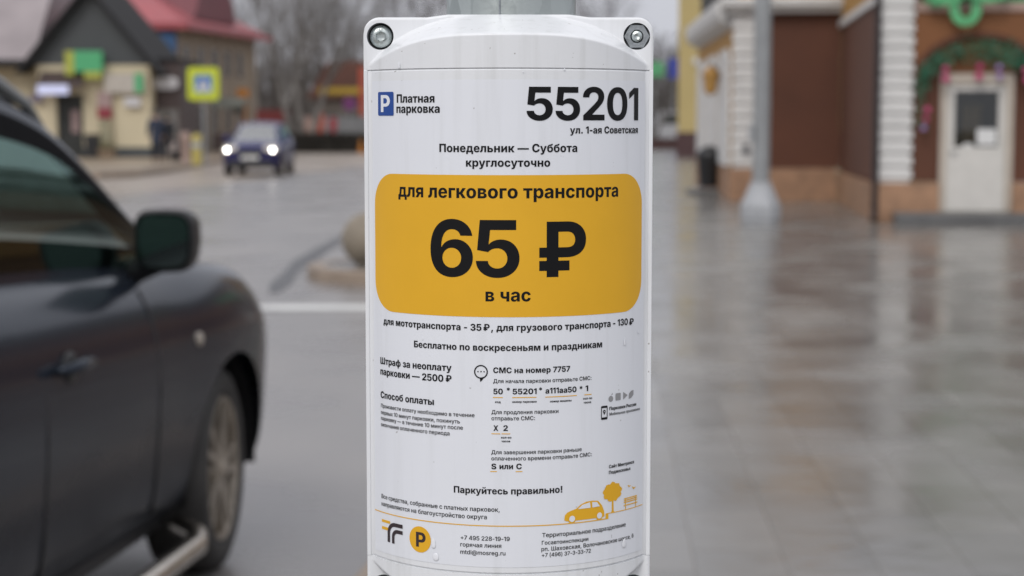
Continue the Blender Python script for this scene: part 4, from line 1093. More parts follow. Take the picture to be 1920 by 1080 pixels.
# the post
POLE = MB()
POLE.lathe([(0.0, 0.0), (0.0381, 0.0), (0.0381, 2.95), (0.036, 2.96), (0.0, 2.965)], (0, 0, 0), 'z', 64)
POLE = POLE.build('sign_pole', M['galv'], smooth='auto', loc=(-0.0005, 1.0602, 0))
tag(POLE, 'round galvanised steel pole that carries the white parking sign box', 'pole')
b = MB()
b.tube([(-0.0065, -0.0377, 0.3), (-0.0065, -0.0377, 2.9)], 0.0006, 6)
b.build('weld_seam', M['zinc_dull'], POLE)
MB().lathe([(0.0385, 0.0), (0.09, 0.0), (0.09, 0.012), (0.0385, 0.012)], (0, 0, 0), 'z', 32).build('base_plate', M['galv'], POLE, smooth='auto')


# ------------------------------------------------------------------ ground, road, pavements
def sheet(name, poly, z, m, label=None):
    b = MB()
    b.add([(x, y, z) for x, y in poly], [tuple(t) for t in tessellate_polygon([[Vector((x, y, 0)) for x, y in poly]])])
    o = b.build(name, m, fix=False)
    for p in o.data.polygons:
        if p.normal.z < 0:
            p.flip()
    o['kind'] = 'structure'
    return o


RZ = -0.13                      # road level; the paved square is at 0
sheet('ground', [(-900, -300), (900, -300), (900, 1800), (-900, 1800)], RZ - 0.02, M['earth'])
sheet('road', [(-60, -40), (40, -40), (40, 260), (-60, 260)], RZ, M['asphalt'])
sheet('main_road', [(-40, 20), (-10.6, 20), (-8.5, 37.7), (-5.3, 66), (0, 113), (8, 200), (-40, 200)], RZ + 0.004, M['tan_road'])


def arc2(cx, cy, r, a0, a1, n=14):
    return [(cx + r * math.cos(R_(a0 + (a1 - a0) * i / n)), cy + r * math.sin(R_(a0 + (a1 - a0) * i / n))) for i in range(n + 1)]


# edge of the square: kerb along the parking bay, round nose with the ball bollard, then away behind the sign
EDGE = [(-2.2, -6), (-0.50, 5.7), (0.55, 13.2)] + [(0.60, 14.6), (0.2, 15.9), (-0.5, 16.9)] + arc2(-1.05, 18.25, 1.05, 248, 120, 12) + [(-0.6, 20.2), (0.2, 23), (1.6, 38), (4.6, 75), (8.6, 125)]
SQ = EDGE + [(60, 125), (60, -6)]


def inset(poly, d):
    out = []
    for i, p in enumerate(poly):
        a, c = Vector(poly[max(i - 1, 0)]), Vector(poly[min(i + 1, len(poly) - 1)])
        t = (c - a).normalized()
        out.append((p[0] + t.y * d, p[1] - t.x * d))
    return out


IN = inset(EDGE, 0.16)
sheet('square_paving', IN + [(60, 125), (60, -6)], 0.0, M['paving'])
b = MB()
n = len(EDGE)
vs = [(x, y, RZ - 0.02) for x, y in EDGE] + [(x, y, -0.012) for x, y in EDGE] + [(x, y, 0.003) for x, y in inset(EDGE, 0.012)] + [(x, y, 0.003) for x, y in IN] + [(x, y, -0.05) for x, y in IN]
fs = [(k * n + i, k * n + i + 1, (k + 1) * n + i + 1, (k + 1) * n + i) for k in range(4) for i in range(n - 1)]
b.add(vs, fs)
o = b.build('kerb', M['kerb'])
o['kind'] = 'structure'

PAV = [(-40, 46), (-16, 48.6), (-11.6, 50.2), (-10.9, 52), (-10.8, 56), (-11.2, 66), (-11.6, 80), (-12.5, 110), (-14, 160), (-60, 160)]
sheet('far_pavement', PAV, 0.05, M['verge'])
b = MB()
n = len(PAV) - 1
vs = [(x, y, RZ - 0.02) for x, y in PAV[:-1]] + [(x, y, 0.052) for x, y in PAV[:-1]] + [(x, y, 0.054) for x, y in inset(PAV[:-1], -0.18)]
b.add(vs, [(k * n + i, k * n + i + 1, (k + 1) * n + i + 1, (k + 1) * n + i) for k in range(2) for i in range(n - 1)])
o = b.build('far_kerb', M['kerb'])
o['kind'] = 'structure'

# painted line across the end of the bay, wet tar joint by the nose
sheet('road_marking', [(-5.2, 14.94), (0.5, 14.94), (0.5, 15.38), (-5.2, 15.38)], RZ + 0.006, M['paint_line'])
tar = []
for s in (1, -1):
    seq = [(-2.22, 16.5), (-2.27, 17.4), (-2.34, 18.8), (-2.38, 20.4), (-2.37, 22.6), (-2.33, 25.2)]
    ww = [0.04, 0.11, 0.07, 0.13, 0.10, 0.06]
    L = [(x + s * q, y) for (x, y), q in zip(seq, ww)]
    tar += L if s == 1 else L[::-1]
sheet('tar_patch', tar, RZ + 0.005, M['tar'])


# ------------------------------------------------------------------ cars: one lofted shell, split into panels
def cr(xs, ys):
    """Smooth monotone-ish curve through points (Catmull-Rom on a table)."""
    xs, ys = list(xs), list(ys)

    def f(x):
        if x <= xs[0]:
            return ys[0]
        if x >= xs[-1]:
            return ys[-1]
        i = max(k for k in range(len(xs)) if xs[k] <= x)
        i = min(i, len(xs) - 2)
        h = xs[i + 1] - xs[i]
        t = (x - xs[i]) / h

        def m(k):
            if k == 0:
                return (ys[1] - ys[0]) / (xs[1] - xs[0])
            if k == len(xs) - 1:
                return (ys[-1] - ys[-2]) / (xs[-1] - xs[-2])
            d0, d1 = (ys[k] - ys[k - 1]) / (xs[k] - xs[k - 1]), (ys[k + 1] - ys[k]) / (xs[k + 1] - xs[k])
            return 0 if d0 * d1 < 0 else 2 * d0 * d1 / (d0 + d1 + 1e-12)
        return (2 * t ** 3 - 3 * t ** 2 + 1) * ys[i] + (t ** 3 - 2 * t ** 2 + t) * h * m(i) + (-2 * t ** 3 + 3 * t ** 2) * ys[i + 1] + (t ** 3 - t ** 2) * h * m(i + 1)
    return f


def T(*p):
    return cr([q[0] for q in p], [q[1] for q in p])


def car_shell(width, belt, roof, troof, zsill, stations, front_glass, rear_glass, pillars, door_x, znose):
    """Base cage. Returns a subdivided mesh with a material index per panel:
    0 body, 1 side glass, 2 windscreen, 3 black trim, 4 rear glass, 5.. doors (front, rear) on both sides."""
    half = []
    for s in stations:
        W, zb, zr, tr, zs = width(s), belt(s), roof(s), troof(s), zsill(s)
        tb = W - 0.12
        P = [(W - 0.10, zs), (W - 0.045, zs + 0.05), (W - 0.022, zs + 0.16), (W - 0.008, zs + 0.34), (W, zs + 0.47)]
        z4 = P[-1][1]
        top = max(zb - 0.03, z4 + 0.03)
        P += [(W - 0.003, z4 + (top - z4) * 0.35), (W - 0.026, z4 + (top - z4) * 0.68), (W - 0.075, top), (tb, max(zb, top + 0.012))]
        zb2 = P[-1][1]
        tr_ = min(tr, tb - 0.01)
        zr_ = max(zr, zb2 + 0.012)
        for v in (0.05, 0.28, 0.54, 0.785, 0.92, 1.0):
            bul = 0.018 * math.sin(math.pi * v)
            P.append((tb + (tr_ - tb) * v + bul, zb2 + (zr_ - zb2) * v))
        for q, dz in ((0.86, 0.022), (0.62, 0.038), (0.32, 0.05), (0.0, 0.055)):
            P.append((tr_ * q, zr_ + dz))
        half.append((s, P))
    m = len(half[0][1])
    vs, fs, mi = [], [], []
    full = 2 * m - 1
    for s, P in half:
        for k in range(m):
            ds = 0.0
            if P[k][1] > 0.85 and abs(s - door_x[1]) < 0.5 and k < 14:
                ds = -0.17 * min(1, (P[k][1] - 0.85) / 0.28) * math.cos(math.pi * (s - door_x[1]))
            vs.append((P[k][0], s + ds, P[k][1]))
        for k in range(m - 2, -1, -1):
            ds = 0.0
            if P[k][1] > 0.85 and abs(s - door_x[1]) < 0.5 and k < 14:
                ds = -0.17 * min(1, (P[k][1] - 0.85) / 0.28) * math.cos(math.pi * (s - door_x[1]))
            vs.append((-P[k][0], s + ds, P[k][1]))
    for i in range(len(half) - 1):
        sm = (half[i][0] + half[i + 1][0]) / 2
        for k in range(full - 1):
            kk = k if k < m - 1 else full - 2 - k      # panel row counted from the sill
            mat_i = 0
            if 9 <= kk <= 12 and front_glass[1] > sm > rear_glass[0] + 0.12 and roof(sm) - belt(sm) > 0.03:
                inner = 9 <= kk <= 11
                mat_i = 1 if inner else 3
                if any(abs(sm - p) < hw for p, hw in pillars):
                    mat_i = 3
            if kk >= 15 and front_glass[0] < sm < front_glass[1]:
                mat_i = 2
            if kk >= 15 and rear_glass[0] < sm < rear_glass[1]:
                mat_i = 4
            if 1 <= kk <= 8:
                if door_x[1] < sm < door_x[0]:
                    mat_i = 5
                elif door_x[2] < sm < door_x[1]:
                    mat_i = 6
            fs.append((i * full + k, i * full + k + 1, (i + 1) * full + k + 1, (i + 1) * full + k))
            mi.append(mat_i)
    # nose and tail
    for i0, rev in ((0, False), (len(half) - 1, True)):
        ring = [i0 * full + k for k in range(full)]
        for k in range(m - 1):
            q = (ring[k], ring[k + 1], ring[full - 2 - k], ring[full - 1 - k])
            q = tuple(dict.fromkeys(q))
            if len(q) >= 3:
                fs.append(q if rev else q[::-1])
                mi.append(0)
    me = bpy.data.meshes.new('cage')
    me.from_pydata(vs, [], fs)
    for k in range(8):
        me.materials.append(None)
    for p, q in zip(me.polygons, mi):
        p.material_index = q
    o = bpy.data.objects.new('cage', me)
    COL.objects.link(o)
    md = o.modifiers.new('s', 'SUBSURF')
    md.levels = md.render_levels = 2
    out = applied(o)
    drop(o)
    bm = bmesh.new()
    bm.from_mesh(out)
    bmesh.ops.recalc_face_normals(bm, faces=bm.faces)
    bm.to_mesh(out)
    bm.free()
    return out


def pick(me, test):
    """A copy of me with only the faces for which test(material index, centre) holds."""
    bm = bmesh.new()
    bm.from_mesh(me)
    kill = [f for f in bm.faces if not test(f.material_index, f.calc_center_median())]
    bmesh.ops.delete(bm, geom=kill, context='FACES')
    for f in bm.faces:
        f.material_index = 0
        f.smooth = True
    nm = bpy.data.meshes.new('panel')
    bm.to_mesh(nm)
    bm.free()
    return nm


def cut_wheels(me, centres, r, hw):
    """Round wheel openings through both flanks."""
    tmp = bpy.data.objects.new('tmp', me)
    COL.objects.link(tmp)
    cuts = []
    for s, z in centres:
        for sx in (-1, 1):
            c = MB().lathe([(0, sx * (hw - 0.32)), (r, sx * (hw - 0.32)), (r, sx * (hw + 0.3)), (0, sx * (hw + 0.3))], (0, s, z), 'x', 56).build('cut')
            md = tmp.modifiers.new('b', 'BOOLEAN')
            md.operation = 'DIFFERENCE'
            md.object = c
            md.solver = 'EXACT'
            cuts.append(c)
    out = applied(tmp)
    drop(tmp, *cuts)
    return out


def add_wheel(car, s, side, hw, r, rim_mat, tyre_mat, steer=0.0, spokes=5, width=0.22):
    """A wheel: tyre and rim. side is +1 (right) or -1."""
    w_ = bpy.data.objects.new('wheel', None)
    COL.objects.link(w_)
    w_.parent = car
    w_.location = (side * (hw - 0.02), s, r)
    w_.rotation_euler = (0, 0, (0 if side > 0 else math.pi) + steer)
    ri = r * 0.71
    b = MB()
    b.lathe([(ri, -width), (r * 0.94, -width + 0.005), (r, -width + 0.04), (r + 0.002, -width / 2), (r, -0.04), (r * 0.955, -0.008), (r * 0.87, 0.004), (r * 0.78, 0.002), (ri, -0.012)], (0, 0, 0), 'x', 64)
    b.build('tyre', tyre_mat, w_, smooth=True)
    b = MB()
    b.lathe([(ri, -0.014), (ri * 0.985, -0.004), (ri * 0.93, -0.012), (ri * 0.90, -0.07), (ri * 0.88, -width + 0.03)], (0, 0, 0), 'x', 64)
    b.lathe([(0.0, 0.004), (0.032, 0.003), (0.036, -0.004), (0.075, -0.012), (0.085, -0.05)], (0, 0, 0), 'x', 40)
    for k in range(spokes):
        for d in (-0.16, 0.16):
            a = 2 * math.pi * k / spokes + d
            a2 = 2 * math.pi * k / spokes + d * 1.25
            c, s_ = math.cos(a), math.sin(a)
            c2, s2 = math.cos(a2), math.sin(a2)
            p0, p1 = Vector((0, 0.055 * c, 0.055 * s_)), Vector((0, ri * 0.95 * c2, ri * 0.95 * s2))
            t = (p1 - p0).normalized()
            nn = Vector((0, -t.z, t.y))
            w0, w1 = 0.017, 0.015
            q = [p0 + nn * w0, p0 - nn * w0, p1 - nn * w1, p1 + nn * w1]
            vs = [(-0.012, v.y, v.z) for v in q[:2]] + [(-0.010, v.y, v.z) for v in q[2:]] + [(-0.05, v.y, v.z) for v in q]
            b.add(vs, [(0, 1, 2, 3), (4, 7, 6, 5), (0, 4, 5, 1), (1, 5, 6, 2), (2, 6, 7, 3), (3, 7, 4, 0)])
    b.build('rim', rim_mat, w_, smooth='auto')
    b = MB()
    b.lathe([(0.0, -0.085), (ri * 0.72, -0.085), (ri * 0.72, -0.10), (0.0, -0.10)], (0, 0, 0), 'x', 40)
    b.build('brake_disc', M['brake'], w_, smooth='auto')
    return w_


M['brake'] = mat('rusty_brake_disc', (0.09, 0.07, 0.06), 0.5, 0.6, var=0.3, vscale=20)
M['tyre'] = mat('dirty_tyre_rubber', (0.035, 0.033, 0.031), 0.75, var=0.4, vscale=5, bump=0.15, bscale=60)
M['rim'] = mat('dirty_alloy_rim', (0.33, 0.29, 0.24), 0.42, 0.55, var=0.35, vscale=9)
M['trim'] = mat('black_car_trim', (0.012, 0.012, 0.013), 0.4, var=0.2, vscale=10)
M['seal'] = mat('matt_black_window_seal', (0.008, 0.008, 0.009), 0.8, var=0.2, vscale=10, spec=0.08)
M['dark_int'] = mat('dark_car_interior', (0.20, 0.24, 0.225), 0.8, var=0.2, vscale=10)
M['seat'] = mat('grey_seat_fabric', (0.24, 0.29, 0.27), 0.85, var=0.15, vscale=20)
M['car_glass'] = glass_mat('green_tinted_car_glass', (0.86, 1.0, 0.94), gcol=(0.66, 0.95, 0.86), ior=1.34, boost=0.09)
M['screen_glass'] = glass_mat('car_windscreen_glass', (0.62, 0.70, 0.67), boost=0.28)
M['mirror_glass'] = mat('mirror_glass', (0.10, 0.125, 0.115), 0.05, 1.0, var=0.02)
M['chrome'] = mat('dirty_chrome_tube', (0.62, 0.57, 0.50), 0.25, 1.0, var=0.15, vscale=14)
M['lamp_glass'] = mat('clear_lamp_cover', (0.75, 0.76, 0.76), 0.15, 0.3, var=0.1)
M['indicator'] = mat('pale_indicator_lens', (0.42, 0.37, 0.31), 0.2, var=0.1)
M['red_lens'] = mat('red_lamp_lens', (0.35, 0.015, 0.015), 0.15, var=0.1)
M['plate'] = mat('white_number_plate', (0.62, 0.62, 0.60), 0.4, var=0.1)


def car_paint(name, col, dust, z0, z1):
    """Metallic paint with road dirt that is thicker low on the flanks."""
    m = mat(name, col, 0.26, 0.35, spec=0.35, coat=0.3)
    m.node_tree.nodes['Principled BSDF'].inputs['IOR'].default_value = 1.33
    m.node_tree.nodes['Principled BSDF'].inputs['Coat IOR'].default_value = 1.33
    n = m.node_tree
    b = n.nodes['Principled BSDF']
    t = n.nodes.new('ShaderNodeTexCoord')
    sp = n.nodes.new('ShaderNodeSeparateXYZ')
    n.links.new(t.outputs['Object'], sp.inputs[0])
    z = n.nodes.new('ShaderNodeTexNoise')
    z.inputs['Scale'].default_value = 3.5
    z.inputs['Detail'].default_value = 8
    n.links.new(t.outputs['Object'], z.inputs['Vector'])
    mr = n.nodes.new('ShaderNodeMapRange')
    mr.inputs[1].default_value, mr.inputs[2].default_value = z1, z0
    mr.inputs[3].default_value, mr.inputs[4].default_value = 0.0, 0.95
    n.links.new(sp.outputs['Z'], mr.inputs[0])
    mu = n.nodes.new('ShaderNodeMath')
    mu.operation = 'MULTIPLY'
    n.links.new(mr.outputs[0], mu.inputs[0])
    n.links.new(z.outputs['Fac'], mu.inputs[1])
    mxx = n.nodes.new('ShaderNodeMixRGB')
    mxx.inputs[1].default_value = (*col, 1)
    mxx.inputs[2].default_value = (*dust, 1)
    n.links.new(mu.outputs[0], mxx.inputs[0])
    n.links.new(mxx.outputs[0], b.inputs['Base Color'])
    r = n.nodes.new('ShaderNodeMapRange')
    r.inputs[3].default_value, r.inputs[4].default_value = 0.20, 0.65
    n.links.new(mu.outputs[0], r.inputs[0])
    n.links.new(r.outputs[0], b.inputs['Roughness'])
    c = n.nodes.new('ShaderNodeMapRange')
    c.inputs[2].default_value = 0.45
    c.inputs[3].default_value, c.inputs[4].default_value = 0.3, 0.0
    n.links.new(mu.outputs[0], c.inputs[0])
    n.links.new(c.outputs[0], b.inputs['Coat Weight'])
    return m


def build_car(root, paint, g, wheel_r, hw, wheels, spokes, lights_on=False, steer=0.0):
    shell = car_shell(**g['shell'])
    dx = g['shell']['door_x']
    arch = g['arch']
    body = cut_wheels(pick(shell, lambda i, c: i == 0), [(s, wheel_r + arch[1]) for s in wheels], arch[0], hw)
    bo = link('body', body, paint, root)
    for p in body.polygons:
        p.use_smooth = True
    md = bo.modifiers.new('s', 'EDGE_SPLIT')
    md.split_angle = R_(40)
    # inner arches and floor
    b = MB()
    for s in wheels:
        for sx in (-1, 1):
            b.lathe([(arch[0] - 0.005, sx * (hw - 0.33)), (arch[0] - 0.005, sx * (hw - 0.055))], (0, s, wheel_r + arch[1]), 'x', 30, R_(-8), R_(188))
            b.lathe([(0.0, sx * (hw - 0.33)), (arch[0] - 0.005, sx * (hw - 0.33))], (0, s, wheel_r + arch[1]), 'x', 30, R_(-8), R_(188))
    b.box(-hw + 0.14, hw - 0.14, wheels[1] + arch[0], wheels[0] - arch[0], 0.24, 0.30)
    b.build('underbody', M['trim'], root)
    for i, s0, nm in ((5, dx[0], 'front'), (6, dx[1], 'rear')):
        for sx in (1, -1):
            me = pick(shell, lambda k, c: k == i and c.x * sx > 0)
            if i == 6:
                me = cut_wheels(me, [(wheels[1], wheel_r + arch[1])], arch[0], hw)
            d = link('door', me, paint, root)
            for p in me.polygons:
                p.use_smooth = True
            # gap at the front edge and at the rear edge of the door
            hs = (dx[1] if i == 5 else dx[2]) + 0.17
            hz = g['handle_z']
            wx = sx * (g['shell']['width'](hs) - 0.004)
            h = MB()
            h.tube([(wx - sx * 0.012, hs + 0.10, hz + 0.004), (wx + sx * 0.03, hs + 0.085, hz + 0.008), (wx + sx * 0.038, hs, hz + 0.012), (wx + sx * 0.03, hs - 0.085, hz + 0.008), (wx - sx * 0.012, hs - 0.10, hz + 0.004)], [0.012, 0.016, 0.018, 0.016, 0.012], 10)
            h.build('handle', paint, d, smooth=True)
            h = MB()
            h.lathe([(0.0, sx * 0.004), (0.030, sx * 0.006), (0.042, sx * 0.002), (0.046, -sx * 0.01)], (wx, hs + 0.01, hz), 'x', 24)
            h.build('handle_recess', M['trim'], d, smooth=True)
    for sx in (1, -1):
        groups = g['windows']
        for a0, a1, nm in groups:
            me = pick(shell, lambda k, c: k == 1 and c.x * sx > 0 and a0 < c.y < a1)
            if len(me.polygons):
                link('side_window', me, M['car_glass'], root)
    link('window_trim', pick(shell, lambda k, c: k == 3), M['seal'], root)
    link('windscreen', pick(shell, lambda k, c: k == 2), M['screen_glass'], root)
    link('rear_window', pick(shell, lambda k, c: k == 4), M['car_glass'], root)
    bpy.data.meshes.remove(shell)
    # door gaps
    W = g['shell']['width']
    for sx in (1, -1):
        for s in dx:
            b = MB()
            pts = []
            for z, dt in ((0.36, 0.035), (0.46, 0.018), (0.62, 0.006), (0.75, -0.001), (0.85, 0.003), (0.93, 0.014), (1.0, 0.034), (1.06, 0.066)):
                ds = -0.17 * min(1, max(0, z - 0.85) / 0.28) if s == dx[1] else 0
                pts.append((sx * (W(s) - dt - 0.004), s + ds, z * g['zk']))
            b.tube(pts, 0.0055, 6)
            b.build('door_gap', M['trim'], root)
    # mirrors
    for sx in (1, -1):
        s, z = g['mirror']
        wx = hw + 0.0
        mrr = MB()
        n = 20
        rings = []
        for k, (sc, dy) in enumerate(((0.90, -0.045), (1.0, -0.035), (1.0, 0.01), (0.9, 0.06), (0.6, 0.10), (0.12, 0.115))):
            rg = []
            for i in range(n):
                a = 2 * math.pi * i / n
                ca, sa = math.cos(a), math.sin(a)
                e = 0.5
                x_ = 0.098 * sc * math.copysign(abs(ca) ** e, ca)
                z_ = 0.098 * sc * math.copysign(abs(sa) ** e, sa)
                x_ *= 1 - 0.10 * (z_ < 0) * (1 if ca > 0 else 0) * abs(z_) / 0.1
                rg.append((sx * (wx + x_), s + dy + 0.0 * x_, z + z_))
            rings.append(rg)
        vs = [v for r_ in rings for v in r_]
        fs = [(k * n + i, k * n + (i + 1) % n, (k + 1) * n + (i + 1) % n, (k + 1) * n + i) for k in range(5) for i in range(n)] + [tuple(range(5 * n, 6 * n))]
        mrr.add(vs, fs)
        mrr.tube([(sx * (wx - 0.05), s + 0.01, z - 0.07), (sx * (wx - 0.13), s + 0.03, z - 0.11)], [0.04, 0.035], 10)
        mo = mrr.build('side_mirror', paint if not g.get('dark_mirror') else M['trim'], root, smooth='auto')
        gl = MB()
        gl.add([(sx * (wx + (v[0] * sx - wx) * 0.93), s - 0.0465, z + (v[2] - z) * 0.93) for v in rings[0]], [tuple(range(n))])
        gl.build('mirror_glass', M['mirror_glass'], mo)
    # cabin
    si = g['seat_s']
    for s in si:
        for sx in (-0.37, 0.37):
            b = MB()
            b.box(sx - 0.25, sx + 0.25, s, s + 0.5, 0.42, 0.62)
            b.prism([(s - 0.02, 0.55), (s + 0.13, 0.55), (s - 0.08, 1.16), (s - 0.20, 1.16)], sx - 0.24, sx + 0.24, 'x')
            b.prism([(s - 0.19, 1.19), (s - 0.08, 1.19), (s - 0.11, 1.37), (s - 0.19, 1.36)], sx - 0.13, sx + 0.13, 'x')
            b.build('seat', M['seat'], root, bevel=0.03)
    b = MB()
    s = g['dash_s']
    b.prism([(s, 0.5), (s + 0.05, 0.95 * g['zk']), (s + 0.5, 1.0 * g['zk']), (s + 0.5, 0.5)], -hw + 0.18, hw - 0.18, 'x')
    b.build('dashboard', M['dark_int'], root, bevel=0.03)
    b = MB()
    nn = 24
    cx = -0.37
    b.tube([(cx + 0.18 * math.cos(2 * math.pi * i / nn), s - 0.10 - 0.08 * math.sin(2 * math.pi * i / nn), 0.93 + 0.165 * math.sin(2 * math.pi * i / nn)) for i in range(nn + 1)], 0.016, 8)
    b.tube([(cx, s + 0.05, 0.88), (cx, s - 0.10, 0.93)], 0.04, 8)
    b.build('steering_wheel', M['dark_int'], root, smooth=True)
    for k, s in enumerate(wheels):
        for side in (1, -1):
            add_wheel(root, s, side, hw - 0.025, wheel_r, M['rim'], M['tyre'], steer if k == 0 else 0.0, spokes)


# the dark grey off-roader parked along the kerb, seen from behind its right flank
SUV = thing('parked_car', 'dark grey off-road car parked by the kerb with a dusty flank and tubular side step', 'car', (-1.885, 6.36, RZ), -8.0)
M['suv_paint'] = car_paint('dark_grey_metallic_paint', (0.024, 0.031, 0.044), (0.020, 0.018, 0.016), 0.2, 0.8)
st = [-3.62, -3.58, -3.5, -3.4, -3.25, -3.1, -2.95, -2.8, -2.65, -2.5, -2.35, -2.2, -2.05, -1.95, -1.85, -1.75, -1.62, -1.5, -1.4, -1.3, -1.2, -1.1, -1.0, -0.9, -0.8, -0.72, -0.62, -0.54, -0.46, -0.38, -0.30, -0.22, -0.12, 0.0, 0.12, 0.24, 0.36, 0.48, 0.58, 0.67, 0.74, 0.80, 0.84]
suv = dict(
    shell=dict(
        width=T((-3.62, 0.72), (-3.5, 0.82), (-3.2, 0.88), (-2.66, 0.925), (-2.0, 0.905), (-1.3, 0.90), (-0.6, 0.905), (0.0, 0.925), (0.35, 0.92), (0.55, 0.88), (0.7, 0.80), (0.8, 0.70), (0.84, 0.60)),
        belt=T((-3.62, 1.18), (-2.6, 1.20), (-1.9, 1.165), (-1.2, 1.125), (-0.55, 1.10), (-0.25, 1.095), (0.1, 1.075), (0.36, 1.04), (0.6, 0.95), (0.75, 0.85), (0.84, 0.73)),
        roof=T((-3.62, 1.22), (-3.5, 1.34), (-3.3, 1.52), (-2.9, 1.64), (-2.2, 1.70), (-1.7, 1.70), (-1.3, 1.66), (-1.1, 1.595), (-0.9, 1.495), (-0.5, 1.23), (-0.28, 1.12), (-0.1, 1.10), (0.4, 1.05), (0.84, 0.75)),
        troof=T((-3.62, 0.60), (-3.2, 0.64), (-2.2, 0.665), (-1.3, 0.66), (-0.9, 0.70), (-0.5, 0.765), (-0.28, 0.79), (0.0, 0.74), (0.5, 0.66), (0.84, 0.42)),
        zsill=T((-3.62, 0.42), (-3.3, 0.36), (-2.9, 0.29), (-0.3, 0.29), (0.3, 0.28), (0.84, 0.30)),
        stations=st, front_glass=(-1.25, -0.30), rear_glass=(-3.56, -3.25), pillars=((-1.68, 0.07), (-2.72, 0.06)),
        door_x=(-0.74, -1.62, -2.62), znose=0.3),
    arch=(0.415, 0.0), windows=((-1.83, -0.2, 'front'), (-2.75, -1.75, 'rear'), (-3.6, -2.7, 'quarter')), handle_z=0.915, zk=1.0,
    mirror=(-0.70, 1.215), dark_mirror=True, seat_s=(-1.72, -2.62), dash_s=-0.85)
build_car(SUV, M['suv_paint'], suv, 0.36, 0.92, (0.0, -2.66), 5, steer=R_(5))
b = MB()
for sx in (1,):
    b.tube([(sx * 0.84, -0.40, 0.24), (sx * 0.93, -0.50, 0.235), (sx * 0.97, -0.62, 0.23), (sx * 0.97, -2.0, 0.23), (sx * 0.93, -2.12, 0.235), (sx * 0.84, -2.2, 0.24)], 0.036, 14)
b.build('side_step', M['chrome'], SUV, smooth='auto')
b = MB()
b.tube([(-0.84, -0.40, 0.24), (-0.93, -0.50, 0.235), (-0.97, -0.62, 0.23), (-0.97, -2.0, 0.23), (-0.93, -2.12, 0.235), (-0.84, -2.2, 0.24)], 0.036, 14)
b.build('side_step', M['chrome'], SUV, smooth='auto')
b = MB()
b.lathe([(0.0, 0.008), (0.015, 0.007), (0.023, 0.002), (0.023, -0.02)], (0.912, -0.37, 0.865), 'x', 20)
b.build('side_indicator', M['indicator'], SUV, smooth=True)
for sx in (1, -1):
    b = MB()
    b.tube([(sx * 0.66, -1.02, 1.545), (sx * 0.655, -1.15, 1.635), (sx * 0.648, -1.35, 1.70), (sx * 0.645, -1.8, 1.735), (sx * 0.645, -2.4, 1.735), (sx * 0.63, -2.95, 1.68), (sx * 0.62, -3.08, 1.64)], [0.012, 0.018, 0.020, 0.020, 0.020, 0.018, 0.012], 10)
    b.build('roof_rail', M['zinc_dull'], SUV, smooth=True)
    b = MB()
    b.prism([(0.60, 0.70), (0.78, 0.70), (0.66, 0.85), (0.5, 0.88)], sx * 0.50, sx * 0.72, 'x')
    b.build('headlight', M['lamp_glass'], SUV, bevel=0.02)
    b = MB()
    b.box(-0.80 if sx < 0 else 0.62, -0.62 if sx < 0 else 0.80, -3.60, -3.44, 0.85, 1.12)
    b.build('tail_lamp', M['red_lens'], SUV, bevel=0.03)
b = MB()
b.box(-0.26, 0.26, -3.665, -3.65, 0.72, 0.83)
b.build('number_plate', M['plate'], SUV)
b = MB()
b.box(-0.55, 0.55, 0.815, 0.865, 0.52, 0.64)
b.build('grille', M['trim'], SUV, bevel=0.02)

# the blue crossover coming up the road with its lamps lit
FAR = thing('oncoming_car', 'dark blue crossover driving towards us on the wet road with both headlights lit', 'car', (-7.72, 53.4, RZ), 180.0)
M['blue_paint'] = car_paint('deep_blue_paint', (0.014, 0.014, 0.10), (0.07, 0.06, 0.06), 0.2, 0.8)
far = dict(
    shell=dict(
        width=T((-3.45, 0.70), (-3.3, 0.80), (-3.0, 0.86), (-2.6, 0.90), (-1.3, 0.885), (0.0, 0.90), (0.3, 0.89), (0.5, 0.85), (0.65, 0.78), (0.76, 0.68), (0.8, 0.60)),
        belt=T((-3.45, 1.12), (-2.6, 1.12), (-1.2, 1.04), (-0.5, 1.0), (-0.2, 0.985), (0.1, 0.96), (0.4, 0.90), (0.6, 0.82), (0.8, 0.70)),
        roof=T((-3.45, 1.16), (-3.3, 1.30), (-3.0, 1.44), (-2.5, 1.53), (-2.0, 1.56), (-1.5, 1.55), (-1.2, 1.49), (-0.8, 1.29), (-0.4, 1.08), (-0.2, 1.0), (0.0, 0.98), (0.4, 0.93), (0.8, 0.72)),
        troof=T((-3.45, 0.55), (-3.0, 0.60), (-2.0, 0.62), (-1.3, 0.62), (-0.8, 0.67), (-0.2, 0.77), (0.0, 0.74), (0.5, 0.66), (0.8, 0.50)),
        zsill=T((-3.45, 0.35), (-3.0, 0.26), (0.2, 0.24), (0.8, 0.24)),
        stations=[s * 0.96 if s < 0 else s * 0.95 for s in st], front_glass=(-1.2, -0.24), rear_glass=(-3.4, -3.1), pillars=((-1.6, 0.07), (-2.6, 0.06)),
        door_x=(-0.6, -1.55, -2.5), znose=0.3),
    arch=(0.37, 0.0), windows=((-1.8, -0.15, 'front'), (-2.65, -1.7, 'rear'), (-3.5, -2.6, 'quarter')), handle_z=0.86, zk=0.95,
    mirror=(-0.62, 1.10), seat_s=(-1.65, -2.5), dash_s=-0.75)
build_car(FAR, M['blue_paint'], far, 0.335, 0.90, (0.0, -2.6), 5)
M['lamp_on'] = emis('lit_headlamp', (1.0, 0.97, 0.92), 20.0)
M['lamp_reflector'] = mat('lamp_reflector', (0.62, 0.58, 0.50), 0.25, 0.4, var=0.1)
